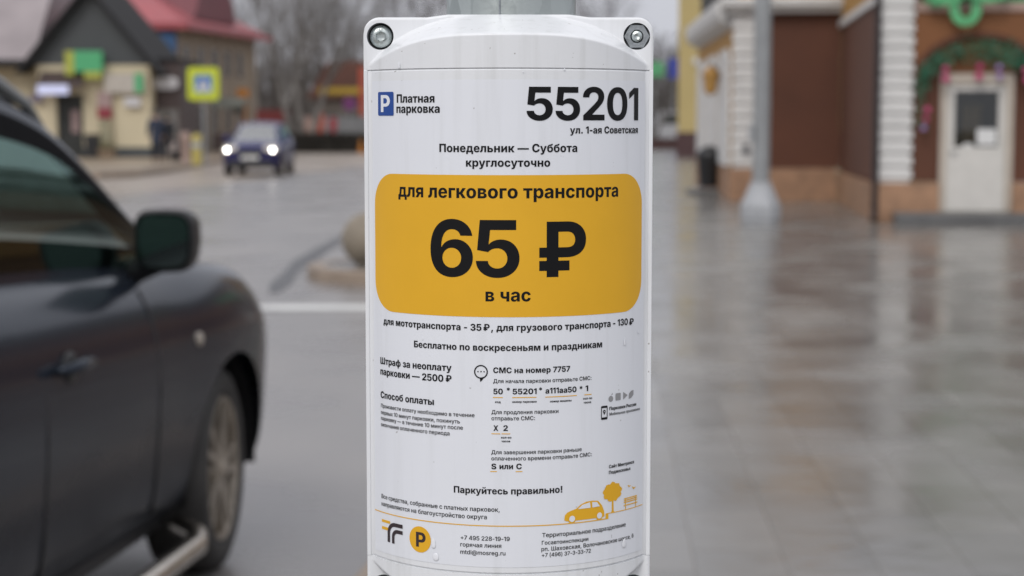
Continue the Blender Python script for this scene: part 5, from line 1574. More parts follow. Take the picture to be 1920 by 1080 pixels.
for sx in (1, -1):
    b = MB()
    b.prism([(0.52, 0.76), (0.77, 0.68), (0.80, 0.80), (0.56, 0.92)], sx * 0.40, sx * 0.80, 'x')
    h = b.build('headlight', M['lamp_reflector'], FAR, bevel=0.03)
    b = MB()
    b.lathe([(0.0, 0.83), (0.026, 0.827), (0.037, 0.818), (0.040, 0.74)], (sx * 0.67, 0.0, 0.775), 'y', 24)
    b.build('lit_lamp', M['lamp_on'], h, smooth=True)
b = MB()
b.box(-0.36, 0.36, 0.775, 0.83, 0.62, 0.80)
for k in range(4):
    b.box(-0.35, 0.35, 0.83, 0.838, 0.635 + 0.045 * k, 0.652 + 0.045 * k)
b.build('grille', M['trim'], FAR, bevel=0.01)
b = MB()
b.box(-0.26, 0.26, 0.84, 0.855, 0.50, 0.615)
b.build('number_plate', M['plate'], FAR, bevel=0.005)
b = MB()
b.box(-0.66, 0.66, 0.70, 0.83, 0.24, 0.46)
b.build('bumper_insert', M['trim'], FAR, bevel=0.03)


# ------------------------------------------------------------------ right side: brown shop with white quoins
M['brown_wall'] = mat('brown_render', (0.20, 0.078, 0.026), 0.7, var=0.14, vscale=0.8, bump=0.1, bscale=60)
M['dark_brown'] = mat('dark_brown_render', (0.105, 0.036, 0.017), 0.7, var=0.14, vscale=0.9, bump=0.1, bscale=60)
M['white_stone'] = mat('white_painted_stone', (0.66, 0.65, 0.63), 0.6, var=0.08, vscale=3, bump=0.08, bscale=40)
M['terracotta'] = mat('terracotta_flagstone', (0.42, 0.24, 0.14), 0.5, col2=(0.26, 0.15, 0.09), vscale=3.2, bump=0.3, bscale=12, detail=2)
M['ochre'] = mat('ochre_render', (0.42, 0.23, 0.06), 0.7, var=0.1, vscale=2)
M['step'] = mat('wet_grey_step', (0.12, 0.12, 0.12), 0.4, var=0.25, vscale=3)
M['door_white'] = mat('white_door_paint', (0.63, 0.61, 0.57), 0.4, var=0.06, vscale=4)
M['door_frame'] = mat('cream_door_frame', (0.50, 0.44, 0.37), 0.5, var=0.08, vscale=5)
M['room_dark'] = mat('dark_room', (0.035, 0.037, 0.035), 0.8, var=0.4, vscale=2)
M['pane'] = glass_mat('door_pane', (0.75, 0.78, 0.76), boost=0.02)
M['paper'] = mat('white_paper', (0.70, 0.70, 0.69), 0.7, var=0.03)
M['pipe'] = mat('dark_brown_pipe', (0.020, 0.012, 0.012), 0.4, var=0.2, vscale=8)
M['green_fascia'] = mat('green_fascia_paint', (0.10, 0.36, 0.16), 0.45, var=0.1, vscale=3)
M['green_ribbon'] = mat('green_ribbon_satin', (0.10, 0.40, 0.17), 0.4, var=0.2, vscale=8)
M['tinsel'] = mat('green_tinsel', (0.015, 0.10, 0.05), 0.45, col2=(0.06, 0.24, 0.14), vscale=9)
M['pink'] = mat('pink_bauble', (0.46, 0.06, 0.16), 0.3, var=0.15)
M['violet'] = mat('violet_bauble', (0.30, 0.20, 0.42), 0.25, var=0.15)
M['roof_grey'] = mat('grey_roof', (0.16, 0.16, 0.17), 0.6, var=0.2)
M['lamp_post'] = mat('grey_lamp_post_paint', (0.30, 0.31, 0.315), 0.45, 0.2, var=0.12, vscale=5)
M['lamp_base'] = mat('pale_grey_lamp_base', (0.37, 0.38, 0.395), 0.45, var=0.1, vscale=5)

SHOP = thing('shop_building', 'brown shop with white banded corner columns, terracotta plinth and white door on the square', 'building', (5.31, 26.0, 0), -6.0)


def wall_box(*a, name='wall', m=None, parent=SHOP, bevel=0.0):
    return MB().box(*a).build(name, m, parent, bevel=bevel)


def quoin(x0, x1, y0, y1, z0, z1, nb):
    b = MB()
    h = (z1 - z0) / nb
    for k in range(nb):
        b.box(x0 + 0.035, x1 - 0.035, y0 + 0.035, y1 - 0.002, z0 + k * h - 0.002, z0 + k * h + h * 0.30)
        z = z0 + k * h
        e = 0.0
        b.add([(x0, y0, z + h * 0.34), (x1, y0, z + h * 0.34), (x1, y1, z + h * 0.34), (x0, y1, z + h * 0.34), (x0, y0, z + h * 0.94), (x1, y0, z + h * 0.94), (x1, y1, z + h * 0.94), (x0, y1, z + h * 0.94),
               (x0 + 0.034, y0 + 0.034, z + h * 0.30), (x1 - 0.034, y0 + 0.034, z + h * 0.30), (x0 + 0.034, y0 + 0.034, z + h * 0.998), (x1 - 0.034, y0 + 0.034, z + h * 0.998), (x0 + 0.034, y1, z + h * 0.30), (x1 - 0.034, y1, z + h * 0.30), (x0 + 0.034, y1, z + h * 0.998), (x1 - 0.034, y1, z + h * 0.998)],
              [(0, 1, 5, 4), (1, 2, 6, 5), (0, 4, 7, 3), (8, 9, 1, 0), (4, 5, 11, 10), (9, 13, 2, 1), (5, 6, 15, 11), (12, 8, 0, 3), (7, 4, 10, 14)])
    return b.build('quoin_column', M['white_stone'], SHOP)


# front block
wall_box(0.50, 0.885, 0.0, 0.3, 0.60, 4.4, m=M['dark_brown'])
wall_box(1.925, 12.0, 0.0, 0.3, 0.60, 4.4, m=M['dark_brown'])
wall_box(0.887, 1.923, 0.004, 0.3, 2.16, 4.4, m=M['brown_wall'])
wall_box(0.0, 0.3, 0.32, 6.99, 0.58, 3.18, m=M['dark_brown'])
wall_box(0.0, 0.3, 0.32, 6.99, 3.30, 4.6, m=M['ochre'])
wall_box(-0.05, 0.3, 0.32, 6.99, 3.18, 3.30, name='ledge', m=M['white_stone'])
quoin(0.03, 0.50, -0.09, 0.32, 0.58, 4.4, 20)
# arch over the door: lighter spandrel with a dark hollow under it
AC, AR, AH, ZS = 1.42, 0.86, 0.62, 2.05
out = [(0.505, ZS)] + [(AC - AR * math.cos(math.pi * i / 28), ZS + AH * math.sin(math.pi * i / 28)) for i in range(29)] + [(2.9, ZS), (2.9, 3.15), (0.505, 3.15)]
b = MB()
b.prism(out, -0.06, -0.002, 'y')
b.build('arch_spandrel', M['brown_wall'], SHOP)
wall_box(2.9, 12.0, -0.06, -0.002, 2.05, 3.15, name='wall', m=M['brown_wall'])
b = MB()
ring = [(AC - (AR + 0.0) * math.cos(math.pi * i / 28), ZS + AH * math.sin(math.pi * i / 28)) for i in range(29)]
ring2 = [(AC - (AR + 0.09) * math.cos(math.pi * i / 28), ZS + (AH + 0.08) * math.sin(math.pi * i / 28)) for i in range(29)]
for i in range(28):
    b.prism([ring[i], ring[i + 1], ring2[i + 1], ring2[i]], -0.085, -0.061, 'y')
b.build('arch_moulding', M['dark_brown'], SHOP)
wall_box(0.505, 12.0, -0.10, -0.003, 3.04, 3.16, name='string_course', m=mat('pinkish_stone', (0.42, 0.29, 0.24), 0.6, var=0.1))
# plinth
wall_box(0.0, 0.884, -0.13, 0.31, 0.0, 0.58, name='plinth', m=M['terracotta'], bevel=0.01)
wall_box(1.926, 12.0, -0.13, 0.31, 0.0, 0.58, name='plinth', m=M['terracotta'], bevel=0.01)
wall_box(-0.06, 0.28, 0.33, 6.9, 0.0, 0.56, name='plinth', m=M['terracotta'], bevel=0.01)
wall_box(-2.02, -0.07, 6.86, 7.3, 0.0, 0.60, name='plinth', m=M['terracotta'], bevel=0.01)
wall_box(0.22, 12.0, -0.75, -0.14, 0.0, 0.165, name='step', m=M['step'], bevel=0.012)
# recessed wall and left corner
wall_box(-1.40, -0.002, 7.0, 7.3, 0.61, 3.46, m=M['dark_brown'])
quoin(-1.98, -1.38, 6.90, 7.32, 0.61, 3.55, 13)
wall_box(-2.2, 0.28, 6.66, 7.5, 3.56, 3.72, name='cornice', m=M['white_stone'], bevel=0.03)
wall_box(-2.1, 0.28, 6.78, 7.5, 3.46, 3.555, name='cornice', m=M['white_stone'], bevel=0.01)
wall_box(-1.9, 0.28, 6.95, 7.5, 3.725, 6.4, m=M['ochre'])
# left flank with tall white blind panels; it leaves the corner a little askew
def flank(o):
    o.location = (-1.98, 7.33, 0)
    o.rotation_euler = (0, 0, R_(3.8))
    return o


flank(MB().box(0.02, 0.28, 0, 10, 0.59, 3.2).build('wall', M['ochre'], SHOP))
flank(MB().box(-0.03, 0.26, 0, 10, 0.0, 0.585).build('plinth', M['terracotta'], SHOP, bevel=0.01))
for k in range(3):
    y0 = 0.35 + 3.2 * k
    b = MB()
    b.box(-0.04, 0.015, y0, y0 + 2.7, 0.62, 2.62)
    b.prism([(y0, 2.622), (y0 + 2.7, 2.622), (y0 + 2.3, 2.86), (y0 + 0.4, 2.86)], -0.04, 0.015, 'x')
    flank(b.build('blind_panel', M['white_stone'], SHOP, bevel=0.01))
b = MB()
b.prism([(-0.22, 3.36), (0.08, 3.2), (0.28, 3.2), (0.28, 3.72), (-0.28, 3.72), (-0.28, 3.52)], 0.2, 10.2, 'y')
flank(b.build('cornice', M['white_stone'], SHOP))
flank(MB().box(0.08, 0.38, 0.2, 10, 3.725, 6.4).build('wall', M['room_dark'], SHOP))
b = MB()
b.box(-2.1, 12.2, 7.6, 17.6, 6.41, 6.6)
b.box(-0.2, 12.2, -0.3, 7.55, 4.62, 4.8)
b.build('roof', M['roof_grey'], SHOP)
# downpipe at the corner
b = MB()
b.tube([(-0.03, -0.15, 4.4), (-0.03, -0.15, 0.16), (-0.06, -0.24, 0.05)], 0.05, 12)
for z in (0.9, 2.2, 3.5):
    b.lathe([(0.056, -0.02), (0.056, 0.02)], (-0.03, -0.15, z), 'z', 12)
b.build('downpipe', M['pipe'], SHOP, smooth='auto')
# the door
b = MB()
b.box(0.887, 0.985, -0.055, 0.12, 0.166, 2.155)
b.box(1.825, 1.923, -0.055, 0.12, 0.166, 2.155)
b.box(0.985, 1.825, -0.055, 0.12, 2.0, 2.155)
DF = b.build('door_frame', M['door_frame'], SHOP, bevel=0.008)
b = MB()
b.box(0.988, 1.822, -0.02, 0.03, 0.17, 1.10)
b.box(0.988, 1.095, -0.02, 0.03, 1.10, 1.997)
b.box(1.715, 1.822, -0.02, 0.03, 1.10, 1.997)
b.box(1.095, 1.715, -0.02, 0.03, 1.905, 1.997)
DO = b.build('door', M['door_white'], SHOP, bevel=0.004)
MB().box(1.096, 1.714, 0.0, 0.008, 1.101, 1.904).build('glass_pane', M['pane'], DO)
b = MB()
b.box(1.42, 1.69, -0.006, -0.002, 1.13, 1.36)
b.prism([(1.2, 1.103), (1.38, 1.103), (1.33, 1.15), (1.26, 1.15)], -0.006, -0.002, 'y')
b.build('paper_notice', M['paper'], DO)
b = MB()
b.tube([(1.05, -0.02, 1.02), (1.05, -0.07, 1.02), (1.14, -0.07, 1.02)], 0.011, 8)
b.build('handle', M['zinc_dull'], DO, smooth=True)
b = MB()
b.box(0.95, 1.86, 0.6, 0.62, 0.17, 2.1)
b.build('inner_room', M['room_dark'], SHOP)
b = MB()
b.box(1.25, 1.52, 0.35, 0.5, 1.15, 1.72)
b.build('inner_shelf', mat('brown_shelf', (0.20, 0.12, 0.05), 0.6, var=0.3, vscale=9), SHOP)

# green fascia sign above, with a satin bow hanging from it
th = SHOP.matrix_world
bpy.context.view_layer.update()
MW = SHOP.matrix_world.copy()


def on_shop(x, y, z):
    return MW @ Vector((x, y, z))


FS = thing('fascia_sign', 'bright green fascia board along the top of the brown shop front', 'shop sign', on_shop(0.6, -0.06, 3.17), -6.0)
b = MB()
b.box(0.0, 2.6, -0.10, -0.0, 0.08, 0.55)
b.build('board', M['green_fascia'], FS, bevel=0.02)
b = MB()
b.box(0.0, 2.6, -0.045, -0.0, 0.0, 0.078)
b.build('lower_rail', M['green_ribbon'], FS)
BOW = thing('ribbon_bow', 'large green satin bow hanging from the green fascia above the white door', 'bow', on_shop(1.18, -0.22, 3.28), -6.0)


def ribbon(name, pts, w, parent, m):
    b = MB()
    n = len(pts)
    vs = []
    for i, p in enumerate(pts):
        ww = w[i] if isinstance(w, list) else w
        t = Vector(pts[min(i + 1, n - 1)]) - Vector(pts[max(i - 1, 0)])
        nn = Vector((-t.z, 0, t.x)).normalized() * ww / 2
        for sy in (-0.012, 0.012):
            vs += [(p[0] + nn.x, p[1] + sy, p[2] + nn.z), (p[0] - nn.x, p[1] + sy, p[2] - nn.z)]
    fs = []
    for i in range(n - 1):
        a, c = 4 * i, 4 * i + 4
        fs += [(a, c, c + 1, a + 1), (a + 2, a + 3, c + 3, c + 2), (a, a + 2, c + 2, c), (a + 1, c + 1, c + 3, a + 3)]
    fs += [(0, 1, 3, 2), (4 * n - 4, 4 * n - 2, 4 * n - 1, 4 * n - 3)]
    b.add(vs, fs)
    return b.build(name, m, parent, smooth='auto')


for k, (cx, cz, rx, rz, a0) in enumerate(((0.0, -0.20, 0.16, 0.20, 90), (-0.28, 0.02, 0.22, 0.12, 20), (0.30, 0.06, 0.24, 0.13, 160))):
    pts = [(cx + rx * math.cos(R_(a0 + 360 * i / 24)), -0.05 * math.sin(math.pi * i / 24) - 0.03 * k, cz + rz * math.sin(R_(a0 + 360 * i / 24))) for i in range(25)]
    ribbon('loop', pts, 0.13, BOW, M['green_ribbon'])
ribbon('tail', [(-0.06, -0.02, -0.02), (-0.22, -0.05, -0.10), (-0.38, -0.02, -0.14), (-0.5, -0.04, -0.12)], 0.1, BOW, M['green_ribbon'])
MB().lathe([(0.0, -0.05), (0.06, -0.035), (0.075, 0.0), (0.06, 0.035), (0.0, 0.05)], (0.0, -0.07, 0.0), 'y', 20).build('knot', M['green_ribbon'], BOW, smooth=True)

# tinsel garland round the arch with baubles on it
GA = thing('tinsel_garland', 'dark green tinsel garland with pink baubles hung around the arch over the white door', 'garland', on_shop(AC, -0.16, ZS), -6.0)
rnd = random.Random(3)
path = [(-0.78, -0.75), (-0.80, -0.4), (-0.80, -0.05)] + [(-0.80 * math.cos(math.pi * i / 16), 0.56 * math.sin(math.pi * i / 16)) for i in range(1, 16)] + [(0.80, -0.05), (0.80, -0.4), (0.79, -0.75)]
b = MB()
for (x0, z0), (x1, z1) in zip(path, path[1:]):
    for q in range(rnd.choice((6, 18, 34, 46))):
        t = rnd.random()
        c = Vector((x0 + (x1 - x0) * t, 0, z0 + (z1 - z0) * t))
        drop_ = 0.22 if z0 > 0.2 else 0.10
        c += Vector((rnd.gauss(0, 0.05), rnd.uniform(-0.05, 0.06), rnd.gauss(0, 0.05) - rnd.random() * drop_))
        d = Vector((rnd.gauss(0, 1), rnd.gauss(0, 0.6), rnd.gauss(0, 1))).normalized()
        e = d.cross(Vector((rnd.gauss(0, 1), rnd.gauss(0, 1), rnd.gauss(0, 1)))).normalized() * 0.010
        L = d * rnd.uniform(0.05, 0.10)
        b.add([tuple(c - L - e), tuple(c - L + e), tuple(c + L + e * 0.3), tuple(c + L - e * 0.3)], [(0, 1, 2, 3)])
b.build('tinsel', M['tinsel'], GA, fix=False)
for x, z, r, mm in ((-0.49, 0.02, 0.075, 'pink'), (-0.50, 0.16, 0.06, 'pink'), (-0.03, 0.05, 0.075, 'pink'), (-0.02, 0.19, 0.06, 'pink'), (0.26, 0.05, 0.06, 'violet'), (0.25, 0.18, 0.055, 'violet'), (0.66, 0.0, 0.085, 'pink'), (0.62, 0.14, 0.06, 'pink'), (-0.74, -0.42, 0.06, 'pink'), (-0.76, -0.56, 0.05, 'pink'), (-0.79, -0.68, 0.05, 'violet'), (0.80, -0.5, 0.06, 'pink')):
    r *= 0.85
    MB().lathe([(0.0, r), (0.5 * r, 0.866 * r), (0.866 * r, 0.5 * r), (r, 0), (0.866 * r, -0.5 * r), (0.5 * r, -0.866 * r), (0.0, -r)], (x, -0.09, z), 'z', 16).build('bauble', M[mm], GA, smooth=True)

# lantern on the left flank
LN = thing('wall_lantern', 'small brown wall lantern between the white blind panels of the left flank', 'wall lantern', on_shop(-2.16, 9.6, 2.05), -6.0)
b = MB()
b.lathe([(0.0, 0.55), (0.05, 0.5), (0.20, 0.36), (0.17, 0.34), (0.12, 0.0), (0.0, -0.06)], (-0.2, 0, 0), 'z', 6)
b.build('lantern_body', M['ochre'], LN, smooth='auto')
b = MB()
b.tube([(0.03, 0, 0.2), (-0.1, 0, 0.5), (-0.2, 0, 0.55)], 0.025, 8)
b.build('bracket', M['pipe'], LN, smooth=True)
SP = tag(MB().box(-0.06, 0.06, -0.03, 0.0, 0.0, 0.2).build('electric_box', M['roof_grey'], None, bevel=0.01), 'small grey electric box low on the white banded left corner column', 'electric box')
SP.location = on_shop(-1.72, 6.90, 0.86)
SP.rotation_euler = (0, 0, R_(-6))

# black litter bin by the shop corner on a grey slab
BIN = thing('litter_bin', 'black round litter bin standing on a grey slab beside the shop corner', 'litter bin', (4.02, 36.4, 0.0))
b = MB()
b.lathe([(0.0, 0.05), (0.20, 0.05), (0.25, 0.62), (0.27, 0.70), (0.24, 0.78), (0.12, 0.88), (0.0, 0.9)], (0, 0, 0.09), 'z', 24)
b.build('drum', M['trim'], BIN, smooth='auto')
MB().box(-0.42, 0.75, -0.6, 0.6, 0.0, 0.09).build('slab', M['step'], BIN, bevel=0.01)

# street lamp with its flared pedestal
LP = thing('street_lamp', 'tall grey street lamp post with a wide flared pale pedestal on the wet square', 'street lamp', (3.57, 25.6, 0.0), 0)
b = MB()
n8 = 8


def octa(r, z):
    return [(r * math.cos(R_(22.5 + 45 * i)), r * math.sin(R_(22.5 + 45 * i)), z) for i in range(n8)]


def rings_mesh(rs):
    b = MB()
    vs = [p for r, z in rs for p in octa(r, z)]
    b.add(vs, [(k * n8 + i, k * n8 + (i + 1) % n8, (k + 1) * n8 + (i + 1) % n8, (k + 1) * n8 + i) for k in range(len(rs) - 1) for i in range(n8)] + [tuple(range(n8)), tuple((len(rs) - 1) * n8 + i for i in range(n8))])
    return b


rings_mesh([(0.28, -0.02), (0.28, 0.06), (0.30, 0.08), (0.30, 0.26), (0.285, 0.29), (0.17, 0.54), (0.155, 0.60), (0.0, 0.60)]).build('pedestal', M['lamp_base'], LP, bevel=0.01)
rings_mesh([(0.128, 0.60), (0.128, 5.5), (0.10, 7.0), (0.08, 7.05)]).build('post', M['lamp_post'], LP)
b = MB()
b.box(-0.17, -0.13, -0.1, 0.1, 1.18, 1.42)
b.build('post_hatch', M['lamp_base'], LP, bevel=0.005)
b = MB()
b.tube([(0, 0, 6.9), (-0.3, 0, 7.3), (-1.0, 0, 7.5)], 0.045, 10)
b.lathe([(0.0, 7.62), (0.2, 7.58), (0.3, 7.45), (0.25, 7.4), (0.0, 7.38)], (-1.2, 0, 0), 'z', 20)
b.build('lamp_head', M['lamp_post'], LP, smooth='auto')

# yellow building beyond, low maroon wall, van, hoardings
M['yellow_wall'] = mat('yellow_render', (0.46, 0.36, 0.155), 0.7, var=0.06, vscale=0.6)
M['maroon'] = mat('maroon_plinth_paint', (0.065, 0.030, 0.030), 0.6, var=0.15)
YB = thing('yellow_building', 'plain yellow rendered building with maroon plinth beyond the brown shop', 'building', (6.95, 75.0, 0), -6.0)
MB().box(0, 14, 0, 18, 1.05, 9.5).build('wall', M['yellow_wall'], YB)
MB().box(-0.06, 14.06, -0.06, 18.06, 0.0, 1.05).build('plinth', M['maroon'], YB)
MB().box(-0.3, 14.3, -0.3, 18.3, 9.5, 9.8).build('cornice', M['white_stone'], YB)
for k in range(3):
    f_ = MB().box(3.0 + 4 * k, 4.4 + 4 * k, -0.04, 0.0, 2.2, 4.4).build('window', M['white_stone'], YB)
    MB().box(3.1 + 4 * k, 4.3 + 4 * k, -0.06, -0.041, 2.3, 4.3).build('pane', M['room_dark'], f_)
MB().lathe([(0.0, 0.0), (0.16, 0.0), (0.16, -0.06), (0.0, -0.08)], (0.75, -0.02, 4.0), 'y', 20).build('wall_badge', M['plate'], YB, smooth='auto')
LW = tag(MB().box(-2.4, 2.4, -0.2, 0.2, -0.02, 0.55).build('garden_wall', M['maroon'], None, bevel=0.02, loc=(7.9, 97.0, 0.0)), 'low maroon wall between the sign box and the yellow building', 'low wall')
VAN = thing('parked_van', 'white van parked far behind the square left of the yellow building', 'van', (11.6, 128.0, 0.0), 0)
b = MB()
b.prism([(-1.0, 0.35), (1.0, 0.35), (1.0, 1.4), (0.86, 2.25), (-0.86, 2.25), (-1.0, 1.4)], 0.0, 4.8, 'y')
b.build('body', mat('dull_white_van_paint', (0.36, 0.36, 0.37), 0.5, var=0.1), VAN, bevel=0.08)
MB().prism([(-0.84, 1.35), (0.84, 1.35), (0.76, 2.05), (-0.76, 2.05)], -0.02, 0.0, 'y').build('windscreen', M['room_dark'], VAN)
for x in (-0.9, 0.68):
    for y in (0.9, 3.9):
        MB().lathe([(0.0, 0.0), (0.34, 0.0), (0.34, 0.22), (0.0, 0.22)], (x, y, 0.34), 'x', 20).build('wheel', M['tyre'], VAN, smooth='auto')
HG = thing('green_hoarding', 'green advertising hoarding among trees left of the yellow building', 'hoarding', (10.9, 135.0, 0.0))
MB().box(-0.95, 0.55, 0, 0.15, 4.9, 6.0).build('board', M['green_fascia'], HG)
MB().box(-0.25, -0.13, 0.05, 0.17, 0.0, 4.9).build('pole', M['lamp_post'], HG)
BH = thing('blue_sign', 'small blue sign on a pole beside the edge of the yellow building', 'sign', (12.05, 133.0, 0.0))
MB().box(-0.45, 0.35, 0, 0.12, 4.7, 6.2).build('board', mat('blue_sign_paint', (0.03, 0.05, 0.30), 0.5, var=0.1), BH)
MB().box(-0.1, 0.0, 0.02, 0.1, 0.0, 4.7).build('pole', M['lamp_post'], BH)

# ball bollard on the nose of the square
BALL = thing('ball_bollard', 'weathered concrete ball bollard on the rounded kerb nose behind the sign', 'bollard', (-1.45, 18.0, 0.003))
b = MB()
r = 0.275
b.lathe([(0.0, 0.0), (0.13, 0.0), (0.13, 0.03)] + [(r * math.sin(R_(a)), 0.27 - r * math.cos(R_(a))) for a in range(28, 181, 8)], (0, 0, 0), 'z', 40)
b.build('ball', M['concrete'], BALL, smooth='auto')


# ------------------------------------------------------------------ left side: cream shop, wooden house, street things
M['cream'] = mat('cream_render', (0.59, 0.515, 0.355), 0.7, var=0.06, vscale=0.7)
M['siding'] = mat('dark_grey_siding', (0.062, 0.068, 0.072), 0.6, var=0.12, vscale=2, stretch=(1, 1, 8))
M['lilac_roof'] = mat('wet_lilac_grey_roof', (0.30, 0.26, 0.265), 0.42, var=0.16, vscale=0.7, rvar=0.08)
M['black_roof'] = mat('black_roof_sheet', (0.012, 0.012, 0.013), 0.85, var=0.2)
M['white_sign'] = mat('white_sign_panel', (0.58, 0.57, 0.58), 0.5, var=0.08, vscale=4)
M['lit_sign'] = emis('lit_white_sign', (0.55, 0.58, 0.80), 0.35)
M['green_box'] = emis('lit_green_sign', (0.07, 0.34, 0.15), 0.12)
M['lime_box'] = emis('lit_lime_sign', (0.34, 0.36, 0.06), 0.12)
M['red_print'] = mat('red_poster', (0.25, 0.03, 0.045), 0.6, var=0.2, vscale=5)
M['pink_print'] = mat('pinkish_poster', (0.34, 0.24, 0.23), 0.6, var=0.2, vscale=5)
M['green_print'] = mat('greenish_poster', (0.22, 0.25, 0.17), 0.6, col2=(0.38, 0.30, 0.19), vscale=3)
M['slate'] = mat('dark_slate_plinth', (0.06, 0.068, 0.072), 0.6, var=0.15)
M['awning'] = mat('brown_awning', (0.065, 0.045, 0.042), 0.6, var=0.2)

CS = thing('cream_shop', 'cream shop with dark grey gable, black roof edge and lilac grey main roof', 'building', (-16.9, 72.0, 0.05), 0)
b = MB()
b.box(-2.15, -1.42, 0, 0.25, 0.0, 3.7)
b.box(-0.35, 2.35, 0, 0.25, 0.0, 3.7)
b.box(-1.42, -0.35, 0, 0.25, 2.55, 3.7)
b.box(2.1, 2.35, 0.25, 7.0, 0.0, 3.7)
b.box(-14, -2.151, 0.9, 1.15, 0.0, 3.95)
b.build('wall', M['cream'], CS)
b = MB()
b.prism([(-2.45, 3.701), (2.45, 3.701), (0.0, 6.62)], 0.0, 0.25, 'y')
b.build('gable', M['siding'], CS)
b = MB()
for sx in (-1, 1):
    # roof slabs running back from the gable
    q = [(sx * 2.75, 3.35), (0.0, 6.72), (0.0, 6.92), (sx * 2.95, 3.38)]
    b.prism(q if sx > 0 else q[::-1], -0.55, 7.0, 'y')
b.build('gable_roof', M['black_roof'], CS)
b = MB()
b.prism([(-0.1, 3.75), (0.0, 3.95), (5.6, 9.0), (11.5, 3.95), (11.5, 3.75)], -14.5, -2.3, 'x')
RF = b.build('main_roof', M['lilac_roof'], CS)
b = MB()
b.box(-14.5, -2.3, -0.16, -0.10, 3.62, 3.92)
b.build('gutter', M['black_roof'], CS)
b = MB()
b.box(-0.35, 2.37, -0.03, 0.0, 0.0, 0.42)
b.box(-2.17, -1.42, -0.03, 0.0, 0.0, 0.42)
b.box(2.351, 2.38, -0.03, 7.0, 0.0, 0.42)
b.build('plinth', M['slate'], CS)
b = MB()
b.box(-1.40, -0.37, 0.12, 0.18, 0.0, 2.53)
DR = b.build('door', M['room_dark'], CS)
MB().box(-0.85, -0.55, 0.10, 0.119, 1.0, 1.9).build('door_notice', M['pink_print'], DR)
b = MB()
b.prism([(-0.75, 2.78), (-0.001, 3.35), (-0.001, 3.45), (-0.75, 2.9)], -2.0, -0.2, 'x')
b.build('awning', M['awning'], CS)
for k in range(3):
    MB().box(-9.5 + 2.4 * k, -8.2 + 2.4 * k, 0.86, 0.899, 1.2, 2.7).build('window', M['room_dark'], CS)


def panel(name, label, cat, x0, x1, z0, z1, y, m, depth=0.08, frame=None):
    """A flat sign hung on a wall, world coordinates, facing the street."""
    t = thing(name, label, cat, ((x0 + x1) / 2, y, z0))
    hw = (x1 - x0) / 2
    MB().box(-hw, hw, -depth, 0, 0, z1 - z0).build('panel', m, t, bevel=0.01)
    if frame:
        MB().box(-hw - 0.04, hw + 0.04, 0.001, 0.03, -0.04, z1 - z0 + 0.04).build('frame', frame, t)
    return t


def px(x, Y):
    return (x - 960) / 3355 * Y


def pz(y, Y):
    return 1.45 + (230 - y) * Y / 3340


Y = 71.8
t = thing('green_box_sign', 'green lit box sign with lime edge on the dark gable of the cream shop', 'shop sign', ((px(128, Y) + px(197, Y)) / 2, Y - 0.05, pz(148, Y)))
hw = (px(197, Y) - px(128, Y)) / 2
H = pz(98, Y) - pz(148, Y)
MB().box(-hw + 0.36, hw, -0.30, 0.0, 0.26, H).build('green_face', M['green_box'], t, bevel=0.02)
MB().box(-hw, -hw + 0.358, -0.30, 0.0, 0.12, H).build('lime_side', M['lime_box'], t, bevel=0.02)
MB().box(-hw + 0.75, hw - 0.05, -0.29, 0.0, 0.0, 0.258).build('lime_strip', M['lime_box'], t)
panel('lit_door_sign', 'bluish white lit sign strip above the dark shop door', 'shop sign', px(82, Y), px(139, Y), pz(178, Y), pz(161, Y), Y - 0.75, M['lit_sign'], 0.15)
panel('house_number_plate', 'small dark violet plate on the cream wall left of the dark door', 'sign', px(58, Y), px(82, Y), pz(192, Y), pz(178, Y), Y, mat('violet_plate', (0.13, 0.11, 0.17), 0.5, var=0.1), 0.04)
t = panel('shop_banner', 'long off-white banner with a green end panel under the dark gable', 'banner', px(197, Y), px(272, Y), pz(175, Y), pz(139, Y), Y, mat('beige_banner', (0.47, 0.43, 0.38), 0.6, var=0.1, vscale=3), 0.05)
MB().box(0.42, 0.76, -0.06, -0.051, 0.02, 0.78).build('green_end', M['green_box'], t)
t = panel('wall_poster', 'tall pinkish and red poster on the cream wall', 'poster', px(183, Y), px(210, Y), pz(222, Y), pz(172, Y), Y, M['pink_print'], 0.03)
MB().box(-0.29, 0.29, -0.035, -0.031, 0.0, 0.42).build('red_field', M['red_print'], t)
panel('green_poster', 'faded greenish poster low on the cream wall below the red one', 'poster', px(186, Y), px(210, Y), pz(275, Y), pz(226, Y), Y, M['green_print'], 0.03)
panel('white_wall_sign', 'small white sign on the right part of the cream wall', 'sign', px(234, Y), px(264, Y), pz(200, Y), pz(184, Y), Y, M['white_sign'], 0.04)
BB = thing('wheelie_bin', 'dark waste bin standing in front of the cream wall under the posters', 'waste bin', (px(173, 71), 71.0, 0.05))
b = MB()
b.prism([(-0.22, 0.08), (0.22, 0.08), (0.28, 0.85), (-0.28, 0.85)], -0.25, 0.25, 'y')
b.build('bin_body', M['trim'], BB, bevel=0.03)
b = MB()
b.prism([(-0.30, 0.855), (0.30, 0.855), (0.26, 0.95), (-0.26, 0.95)], -0.28, 0.28, 'y')
b.build('lid', M['trim'], BB, bevel=0.02)
for sx in (-0.2, 0.16):
    MB().lathe([(0.0, 0.0), (0.1, 0.0), (0.1, 0.05), (0.0, 0.05)], (sx, 0.2, 0.10), 'x', 16).build('wheel', M['tyre'], BB, smooth='auto')
PB = thing('planter_box', 'small brownish wooden box at the foot of the greenish poster', 'planter', (px(200, 70.8), 70.8, 0.05))
b = MB()
b.prism([(-0.28, 0.0), (0.28, 0.0), (0.36, 0.36), (-0.36, 0.36)], -0.2, 0.2, 'y')
b.build('box', mat('brown_wood', (0.17, 0.12, 0.075), 0.7, var=0.2, vscale=8), PB, bevel=0.02)
b = MB()
rnd = random.Random(8)
